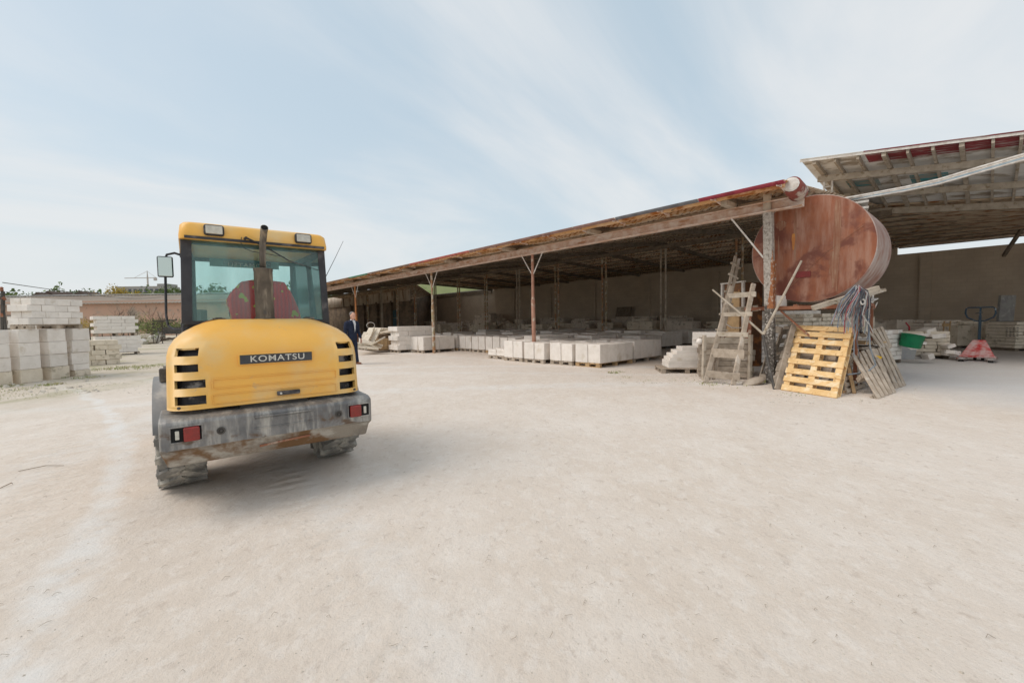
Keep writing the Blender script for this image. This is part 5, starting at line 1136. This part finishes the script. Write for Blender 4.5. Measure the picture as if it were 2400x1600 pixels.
for s_ in (-1, 1):
    b = MB(); pts = [(s_ * .20, .1), (s_ * .20, -.45), (s_ * .24, -.52), (s_ * .34, -.52), (s_ * .38, -.45), (s_ * .38, .1)]
    b.prism([(x, y, .07) for x, y in pts], (0, 0, 0), (0, 0, .055)); b.build('fork', fkm, jk_, bevel=.012)
    b = MB(); b.lathe([(.001, -.05), (.04, -.05), (.04, .05), (.001, .05)], (s_ * .29, -.38, .04), 'X', 12, cap=False); b.build('roller', steel_d, jk_)
    b = MB(); b.lathe([(.001, -.03), (.09, -.03), (.09, .03), (.001, .03)], (s_ * .08, .42, .09), 'X', 18, cap=False); b.build('wheel', steel_d, jk_)
b = MB(); b.lathe([(.06, .1), (.06, .62)], (0, .34, 0), 'Z', 12); b.bar((0, .34, .6), (0, .38, 1.36), .075, .06, (1, 0, 0)); b.build('drawbar', blue, jk_, bevel=.008)
b = MB(); b.tube([(0, .38, 1.18), (.10, .38, 1.20), (.26, .38, 1.30), (.30, .38, 1.42), (.29, .38, 1.56), (.24, .38, 1.60), (0, .38, 1.60), (-.24, .38, 1.60), (-.29, .38, 1.56), (-.30, .38, 1.42), (-.26, .38, 1.30), (-.10, .38, 1.20), (0, .38, 1.18)], .021, 8); b.bar((0, .38, 1.18), (0, .38, 1.6), .05, .04, (1, 0, 0)); b.bar((.05, .36, 1.45), (-.10, .36, 1.42), .02, .02); b.build('handle', blue, jk_, smooth=True)
jk_.scale = (1, 1, .97)
# ------------------------------------------------------------------ behind the yard, left
random.seed(8)
pinkw = M('pink_render', (.56, .36, .27), (.50, .34, .26), .25, .9, .1, 3, c3=(.40, .33, .27), s3=.5, amt=.42, c4=(.28, .22, .18), s4=1.2, amt4=.36)
slate = M('asbestos_roof', (.34, .285, .235), (.25, .21, .175), .3, .9, .3, 4, c3=(.33, .30, .26), s3=.35, amt=.42, stretch=(.4, 1, 1))
bl = thing('long_building', 'long low pink rendered building with a grey corrugated roof behind the yard', 'building', (-72, 62, 0), R(2))
H1, H2 = 4.75, 6.15
b = MB(); b.box((6.5, 3, H1 / 2 + .2), (71, 6, H1 + .4)); b.build('wall', pinkw, bl)
b = MB(); n_ = 284
for i in range(n_ + 1):
    x = -29.2 + 71.6 * i / n_; o = .05 * (1 if i % 2 else -1); b.v += [(x, -.6, H1 + o), (x, 3.2, H2 + o), (x, 7, H1 + o)]
for i in range(n_): b.f += [(i * 3, i * 3 + 1, i * 3 + 4, i * 3 + 3), (i * 3 + 1, i * 3 + 2, i * 3 + 5, i * 3 + 4)]; b.m += [0, 0]
rf2 = b.build('roof', slate, bl); rf2.modifiers.new('t', 'SOLIDIFY').thickness = .06
b = MB(); b.box((6.5, 3.2, H2 + .12), (71.4, .35, .12)); b.build('ridge_cap', M('ridge_pale', (.55, .56, .56), (.45, .45, .45), 1), rf2)
b = MB()
for x in (-8, 9, 24, 27, 41): b.box((x, -.03, 2.3), (.12, .06, 4.4))
b.build('pilaster', pinkw, bl)
for x, w_, h in ((-2, 3.5, 2.6), (15.5, 1.8, 1.6), (31, 2.2, 1.6)):
    b = MB(); b.box((x, -.04, h / 2 + .7), (w_, .08, h)); b.build('window', M('boarded_' + str(int(x)), (.30, .25, .21), (.22, .19, .17), 1, .8), bl)
b = MB(); b.box((6.5, -.10, 1.1), (70, .12, .35)); b.build('plinth', wood_d, bl)
# leaf materials
def leafm(name, c1, c2):
    return M(name, c1, c2, 3, .8, 0, rndv=.1)
lf_g = leafm('leaf_green', (.15, .20, .06), (.09, .14, .045)); lf_y = leafm('leaf_yellow', (.48, .34, .05), (.36, .28, .07)); lf_d = leafm('leaf_dark', (.08, .11, .045), (.11, .14, .055)); lf_l = leafm('leaf_light', (.24, .27, .09), (.16, .20, .07))
bark = M('bark', (.12, .095, .075), (.08, .065, .05), 5, .9, .4)
def crown(mb, c, r, n, size):
    c = Vector(c)
    for i in range(n):
        while True:
            p = Vector((rnd(-1, 1), rnd(-1, 1), rnd(-1, 1)))
            if p.length < 1 and p.length > .25: break
        p = Vector((p.x * r[0], p.y * r[1], p.z * r[2])) * (1 + .18 * math.sin(p.x * 5 + p.y * 3)); q = c + p
        a = Vector((rnd(-1, 1), rnd(-1, 1), rnd(-1, 1))).normalized() * size * rnd(.5, 1.3); d = Vector((rnd(-1, 1), rnd(-1, 1), rnd(-1, 1))).normalized() * size * rnd(.5, 1.2)
        mb.add([q - a, q + d, q + a, q - d], [(0, 1, 2, 3)])
def tree(loc, h, r, mat, label, n=500, size=.35, group=None, lobes=5, tr=.12):
    t = thing('tree', label, 'tree', tuple(loc), rnd(0, 6), group)
    b = MB(); b.tube([(0, 0, 0), (.05, 0, h * .4), (0, .1, h * .8)], [tr, tr * .7, tr * .2], 7)
    for k in range(6): a = rnd(0, 6.28); b.tube([(0, 0, h * rnd(.25, .5)), (math.cos(a) * r * .4, math.sin(a) * r * .4, h * .65), (math.cos(a) * r * .7, math.sin(a) * r * .7, h * .85)], [tr * .5, tr * .3, tr * .08], 5)
    b.build('trunk', bark, t)
    b = MB()
    for k in range(lobes):
        a = rnd(0, 6.28); q = rnd(.1, .6) * r
        crown(b, (math.cos(a) * q, math.sin(a) * q, h * rnd(.5, .8)), (r * rnd(.35, .6), r * rnd(.35, .6), h * rnd(.18, .3)), n // lobes, size)
    b.build('crown', mat, t); return t
# distant tree belt (reads as one mass)
b = MB(); b2 = MB()
for i in range(150):
    x = rnd(-330, -70); Y = rnd(150, 175); h = rnd(13.5, 16.2)
    if -.45 * Y > x or True: crown(b if random.random() < .75 else b2, (x, Y, h * .62), (rnd(3, 6), 3, h * .40), 240, .55)
for x, y in ((-60, 160),): pass
b.mi = 0; o_ = len(b2.v); b.mi = 1; b.add(b2.v, b2.f)
o = b.build('treeline', [lf_g, lf_d]); stuff(o); o['label'] = 'distant belt of green trees beyond the long building'; o['category'] = 'trees'
for i, (x, Y, h, mt_) in enumerate([(90, 100, 9.6, lf_g), (30, 105, 10.0, lf_l), (150, 110, 9.8, lf_d), (195, 112, 10.0, lf_d), (400, 90, 9.6, lf_g), (425, 88, 9.4, lf_l), (352, 95, 9.0, lf_l), (375, 96, 9.2, lf_g), (560, 95, 9, lf_g), (620, 95, 9.6, lf_l), (670, 92, 9.4, lf_g), (510, 100, 9.5, lf_l)]):
    p = P(x, 690, Y); tree((p.x, Y, 0), h, 3.6, mt_, f'green tree behind the long building roof, {ORD[i]} of those beyond it', 2200, .22, 'trees beyond the long building')
for i, (x, Y, h, r) in enumerate([(235, 84, 8.6, 3.0), (255, 85, 9.1, 3.4), (280, 86, 8.9, 3.6), (302, 86, 8.3, 3.2)]):
    p = P(x, 690, Y); tree((p.x, Y, 0), h, r, lf_y, ['first from the left', 'tallest', 'third', 'right-hand'][i] + ' yellow spring bush above the roof of the long building', 2500, .15, 'yellow bushes behind the long building')
for i, (x, Y, h) in enumerate([(120, 92, 8.2), (140, 94, 8.6), (210, 92, 8.3)]):     # dark slate roofs
    p = P(x, 690, Y); hs = thing('house', f'small dark roofed house behind the long building, {ORD[i]} from the left', 'house', (p.x, Y, 0), .1 * i, 'dark roofed houses')
    b = MB(); b.box((0, 0, h * .4), (6, 5, h * .8)); b.build('wall', wood_d, hs)
    b = MB(); b.prism([(-3.6, -2.8, h * .78), (3.6, -2.8, h * .78), (0, -2.8, h + .6)], (0, 0, 0), (0, 5.6, 0)); b.build('roof', M('roof_umber%d' % i, (.11, .075, .06), (.08, .06, .05), 2), hs)
# far concrete block under construction and tower crane
Yb = 240; pA_ = P(272, 690, Yb); pB_ = P(388, 690, Yb)
fb = thing('unfinished_block', 'unfinished flat roofed concrete building on the skyline', 'building', (pA_.x, Yb, 0), .05)
L_ = pB_.x - pA_.x; hb_ = P(300, 671, Yb).z
b = MB(); b.box((L_ / 2, 5, hb_ / 2), (L_, 10, hb_)); b.box((L_ * .88, 5, hb_ + .7), (L_ * .2, 8, 1.4)); b.build('wall', M('far_concrete', (.36, .36, .36), (.32, .30, .27), .1, .9, 0), fb)
for i in range(9):
    b = MB(); b.box((L_ * (.06 + i * .105), -.05, hb_ - 2.4), (1.6, .12, 1.7)); b.build('window', M('far_window%d' % i, (.10, .11, .13), None, 3) if i == 0 else bpy.data.materials['far_window0'], fb)
Yc = 300; c0 = P(348, 690, Yc)
cr_ = thing('tower_crane', 'thin pale tower crane far off on the skyline', 'crane', (c0.x, Yc, 0))
b = MB(); zt = P(348, 651, Yc).z; b.box((0, 0, zt / 2), (.7, .7, zt)); b.tube([(0, 0, zt), (0, 0, zt + 5)], [.5, .15], 5); b.build('mast', M('crane_paint', (.5, .46, .42), (.46, .42, .4), 1), cr_)
b = MB(); x0 = P(292, 651, Yc).x - c0.x; b.bar((x0, 0, zt), (6, 0, zt), .45, .45); b.tube([(x0 * .6, 0, zt), (0, 0, zt + 4.6), (6, 0, zt)], .12, 4); b.box((5.4, 0, zt - 1), (1.6, 1.2, 2)); b.build('jib', bpy.data.materials['crane_paint'], cr_)
# pole at the left edge with wire
pl_ = thing('utility_pole', 'rust brown steel utility pole at the left edge', 'pole', tuple(atz(P(4, 700, 13.4), 0)))
b = MB(); b.bar((-.12, 0, 0), (.05, 0, 2.55), .07, .07); b.bar((.12, 0, 0), (.0, 0, 2.4), .05, .05)
b.build('pole', steel_d, pl_); b = MB(); b.bar((-.25, 0, 2.35), (.12, 0, 2.3), .05, .05); b.lathe([(.03, 0), (.05, .03), (.03, .07), (.05, .1), (.02, .14)], (.02, 0, 2.55), 'Z', 8); b.lathe([(.03, 0), (.05, .03), (.02, .1)], (.06, 0, 2.30), 'Z', 8); b.lathe([(.05, 0), (.05, .12)], (0, 0, 1.75), 'Z', 8); b.build('insulator', rust, pl_)
w0 = P(6, 662, 13.4); w1 = P(430, 678, 58)
polybar('overhead_wire', [w0.lerp(w1, t / 12) - Vector((0, 0, 1.4 * math.sin(math.pi * t / 12) * .6)) for t in range(13)], .012, steel_d, 'single overhead wire running from the pole across the yard', 'wire', 4)
# bare shrub and undergrowth by the left packs
sh = thing('bare_shrub', 'bare twiggy shrub with few green buds right of the far brick packs', 'shrub', tuple(atz(P(325, 780, 33), 0)))
b = MB()
def twig(p, d, ln, r, k):
    q = p + d * ln; b.tube([p, p.lerp(q, .5) + Vector((rnd(-.05, .05), rnd(-.05, .05), 0)) * ln, q], [r, r * .8, r * .6], 4, False)
    if k: 
        for i in range(3 if k > 1 else 3): twig(p.lerp(q, rnd(.45, 1)), (d + Vector((rnd(-.6, .6), rnd(-.6, .6), rnd(-.1, .5)))).normalized(), ln * rnd(.55, .8), r * .55, k - 1)
for i in range(13): twig(Vector((rnd(-1.4, 1.4), rnd(-1, 1), 0)), Vector((rnd(-.3, .3), rnd(-.3, .3), 1)).normalized(), rnd(.9, 1.5), .035, 3)
b.build('branches', bark, sh)
b = MB(); crown(b, (0, 0, 1.2), (2.0, 1.2, 1.2), 520, .06); b.build('buds', lf_l, sh)
for i, (x, Y, h, r, mt_) in enumerate([(345, 40, 1.9, 2.4, lf_l), (362, 44, 2.2, 2.6, lf_g), (385, 45, 2.3, 2.3, lf_l), (300, 42, 2.4, 2.2, lf_g), (210, 45, 2.6, 2.5, lf_y), (238, 48, 2.8, 2.4, lf_l), (412, 46, 1.8, 2, lf_l), (520, 50, 2.4, 3, lf_g), (600, 50, 2.6, 3, lf_l), (680, 52, 2.4, 3, lf_g), (455, 50, 2, 3, lf_g)]):
    p = P(x, 760, Y); tree((p.x, Y, 0), h, r, mt_, f'scrubby yard bush before the long building, {ORD[i]} noted left to right by distance', 700, .07, 'bushes before the long building', 6, .05)
b = MB(); 
for i in range(5):
    pass
# junk by the bushes
jt = thing('junk_trailer', 'dark derelict trailer and scrap beside the bushes', 'trailer', tuple(atz(P(410, 770, 40), 0)), .2)
b = MB(); b.box((0, 0, 1.0), (2.6, 1.6, .5)); b.box((1.6, .2, 2.2), (1.6, 1.2, 1.3)); b.bar((-1.4, -.8, .7), (2.4, -.8, .7), .12, .12); b.bar((-1.3, -.8, .7), (-1.3, -.8, 1.9), .1, .1); b.bar((-1.3, -.8, 1.8), (.6, -.8, 1.9), .1, .1); b.build('body', steel_d, jt)
for x_ in (-.8, 1.2): b = MB(); b.lathe([(.001, -.1), (.4, -.1), (.42, 0), (.4, .1), (.001, .1)], (x_, -.9, .42), 'Y', 16, cap=False); b.build('wheel', rubber, jt)
def branchy(x, y, Y, ln, rz, label):
    b = MB(); b.tube([(-ln / 2, 0, .1), (-ln * .1, .1, .32), (ln * .2, 0, .25), (ln / 2, .1, .45)], [.09, .11, .08, .04], 7); tag(b.build('fallen_log', bark, None, tuple(atz(P(x, y, Y), 0)), (0, 0, rz), smooth=True), label, 'log', 'logs by the scrap')
branchy(372, 785, 36, 3.4, .2, 'long fallen branch on the ground before the scrap'); branchy(400, 788, 36, 2.6, -.2, 'thin fallen branch nearest the loader mirror'); branchy(350, 783, 37, 2.0, .5, 'brown log stub beside the white rubble')
for i in range(14):
    x = 312 + i * 3.6 + rnd(-1, 1); p = G(x, 795 - rnd(0, 4) + (i % 3)); p = P(x, 795, 34 + rnd(-1.5, 1.5)); b = MB(); b.box((0, 0, 0), (rnd(.4, .8), rnd(.3, .6), rnd(.25, .4)), Matrix.Rotation(rnd(0, 3), 3, 'Z') @ Matrix.Rotation(rnd(-.4, .4), 3, 'X'))
    z = .2 + (.35 if 3 < i < 9 and i % 2 else 0); tag(b.build('rubble_block', stone_b if i % 3 else stone, None, (p.x, p.y, z), bevel=.04), f'broken pale block in the rubble line by the bushes, {ORD[i]} from the left', 'rubble block', 'rubble by the bushes')
b = MB(); ell(b, (0, 0, .3), (.5, .3, .4), 10, 6); tag(b.build('plastic_sack', white_p, None, tuple(atz(P(360, 790, 34), 0)), smooth=True), 'small white sack lying right of the rubble', 'sack')
# hill seen through the open bay, and low hills
b = MB(); nx, ny = 80, 16
def hh_(x, y): return 40 * math.exp(-((x + 45) / 70) ** 2) * (1 - math.exp(-((y) / 45) ** 2)) * (.9 + .1 * math.sin(x * .07 + y * .05)) * min(1, max(0, (x + 260) / 60), max(0, (200 - x) / 60))
for j in range(ny + 1):
    for i in range(nx + 1):
        x = -260 + 460 * i / nx; y = 120 * j / ny; b.v.append((x, 190 + y, -1 + hh_(x, y)))
for j in range(ny):
    for i in range(nx): k = j * (nx + 1) + i; b.f.append((k, k + 1, k + nx + 2, k + nx + 1)); b.m.append(0)
struct(b.build('hills', M('hill_grass', (.22, .24, .11), (.17, .20, .09), .05, .95, 0, c3=(.13, .17, .06), s3=.15, amt=.42), smooth=True))
# ------------------------------------------------------------------ ground litter
random.seed(77)
gr = MB()
def tuft(p, n, h, sp):
    for i in range(n):
        a = rnd(0, 6.28); q = Vector(p) + Vector((rnd(-sp, sp), rnd(-sp, sp), 0)); d = Vector((math.cos(a), math.sin(a), 0)); hh = h * rnd(.5, 1.1); w_ = d.cross(Vector((0, 0, 1))) * .006 * (1 + hh * 4)
        gr.add([q - w_, q + w_, q + d * hh * .35 + w_ * .6 + Vector((0, 0, hh * .6)), q + d * hh * .35 - w_ * .6 + Vector((0, 0, hh * .6)), q + d * hh * .8 + Vector((0, 0, hh))], [(0, 1, 2, 3), (3, 2, 4)])
for (x, y, n, h, sp) in [(20, 905, 96, 0.054, .22), (120, 902, 128, 0.060, .2), (60, 912, 48, 0.030, .25), (145, 886, 48, 0.072, .1), (205, 885, 96, 0.054, .3), (240, 866, 112, 0.054, .5), (280, 862, 160, 0.060, .6), (320, 862, 176, 0.072, .7), (340, 858, 96, 0.060, .5), (10, 915, 120, 0.030, .5), (100, 925, 96, 0.018, .6), (200, 905, 64, 0.018, .5), (0, 930, 96, 0.024, .5), (1437, 874, 48, 0.060, .12), (1450, 872, 24, 0.048, .15), (1465, 884, 19, 0.030, .15), (1700, 902, 48, 0.030, .5), (1660, 900, 48, 0.036, .2), (1785, 895, 96, 0.096, .15), (1515, 893, 14, 0.024, .12), (1860, 925, 16, 0.030, .15), (1610, 893, 24, 0.024, .3)]:
    tuft(G(x, y), n, h, sp)
o = gr.build('grass', [leafm('grass_green', (.26, .32, .10), (.40, .35, .18))]); stuff(o); o['label'] = 'sparse green weeds along the stone stacks'; o['category'] = 'grass'
pb = MB()
def peb(p, r):
    vs = []; 
    for k in range(6): a = k * math.pi / 3 + rnd(-.3, .3); vs.append((p.x + math.cos(a) * r * rnd(.7, 1.2), p.y + math.sin(a) * r * rnd(.6, 1.1), -.001))
    for k in range(6): x, y, z = vs[k]; vs.append((p.x + (x - p.x) * .6, p.y + (y - p.y) * .6, r * rnd(.35, .7)))
    pb.add(vs, [(k, (k + 1) % 6, 6 + (k + 1) % 6, 6 + k) for k in range(6)] + [(6, 7, 8, 9, 10, 11)])
for i in range(1500):
    x = rnd(-100, 2500); y = 795 + 800 * rnd(0, 1) ** 1.6; p = G(x, max(y, 800))
    peb(p, rnd(.002, .006) * (1 + (rnd(0, 1) > .985) * 1.2))
for i in range(500):
    p = G(rnd(-60, 370), rnd(868, 925)); peb(p, rnd(.006, .018))
for i in range(26):
    p = G(rnd(0, 230), rnd(892, 920)); peb(p, rnd(.03, .08))
for i in range(350):
    p = G(rnd(1380, 1700), rnd(868, 900)); peb(p, rnd(.006, .022))
for i in range(200):
    p = G(rnd(1780, 2160), rnd(905, 948)); peb(p, rnd(.006, .022))
o = pb.build('gravel', [M('pebbles', (.60, .56, .49), (.50, .45, .38), 2, .95, 0)]); stuff(o); o['label'] = 'loose pebbles and stone chips on the dusty yard'; o['category'] = 'gravel'
tw = MB()
for i in range(170):
    x = rnd(-50, 2400); y = 880 + 700 * rnd(0, 1) ** 1.3; p = G(x, y); a = rnd(-.9, .9) + .5; ln = rnd(.01, .045) * (1.0 if y > 1000 else 2.2); d = Vector((math.cos(a), math.sin(a), 0)) * ln; n_ = Vector((-d.y, d.x, 0)) * rnd(-.4, .4)
    tw.tube([p + Vector((0, 0, .004)), p + d * .5 + n_ + Vector((0, 0, .012)), p + d + Vector((0, 0, .004))], [.0008, .001, .0006], 4, False)
for (x0, y0, x1, y1) in ((43, 1105, 150, 1092), (0, 1145, 30, 1135)):
    p = G(x0, y0); q = G(x1, y1); tw.tube([p + Vector((0, 0, .006)), p.lerp(q, .5) + Vector((0, .04, .02)), q + Vector((0, 0, .006))], [.003, .004, .002], 5, False)
o = tw.build('twigs', [M('dry_twig', (.20, .15, .10), (.30, .24, .17), 9, .9, 0)]); stuff(o); o['label'] = 'dry twigs and straw scattered on the dust'; o['category'] = 'twigs'
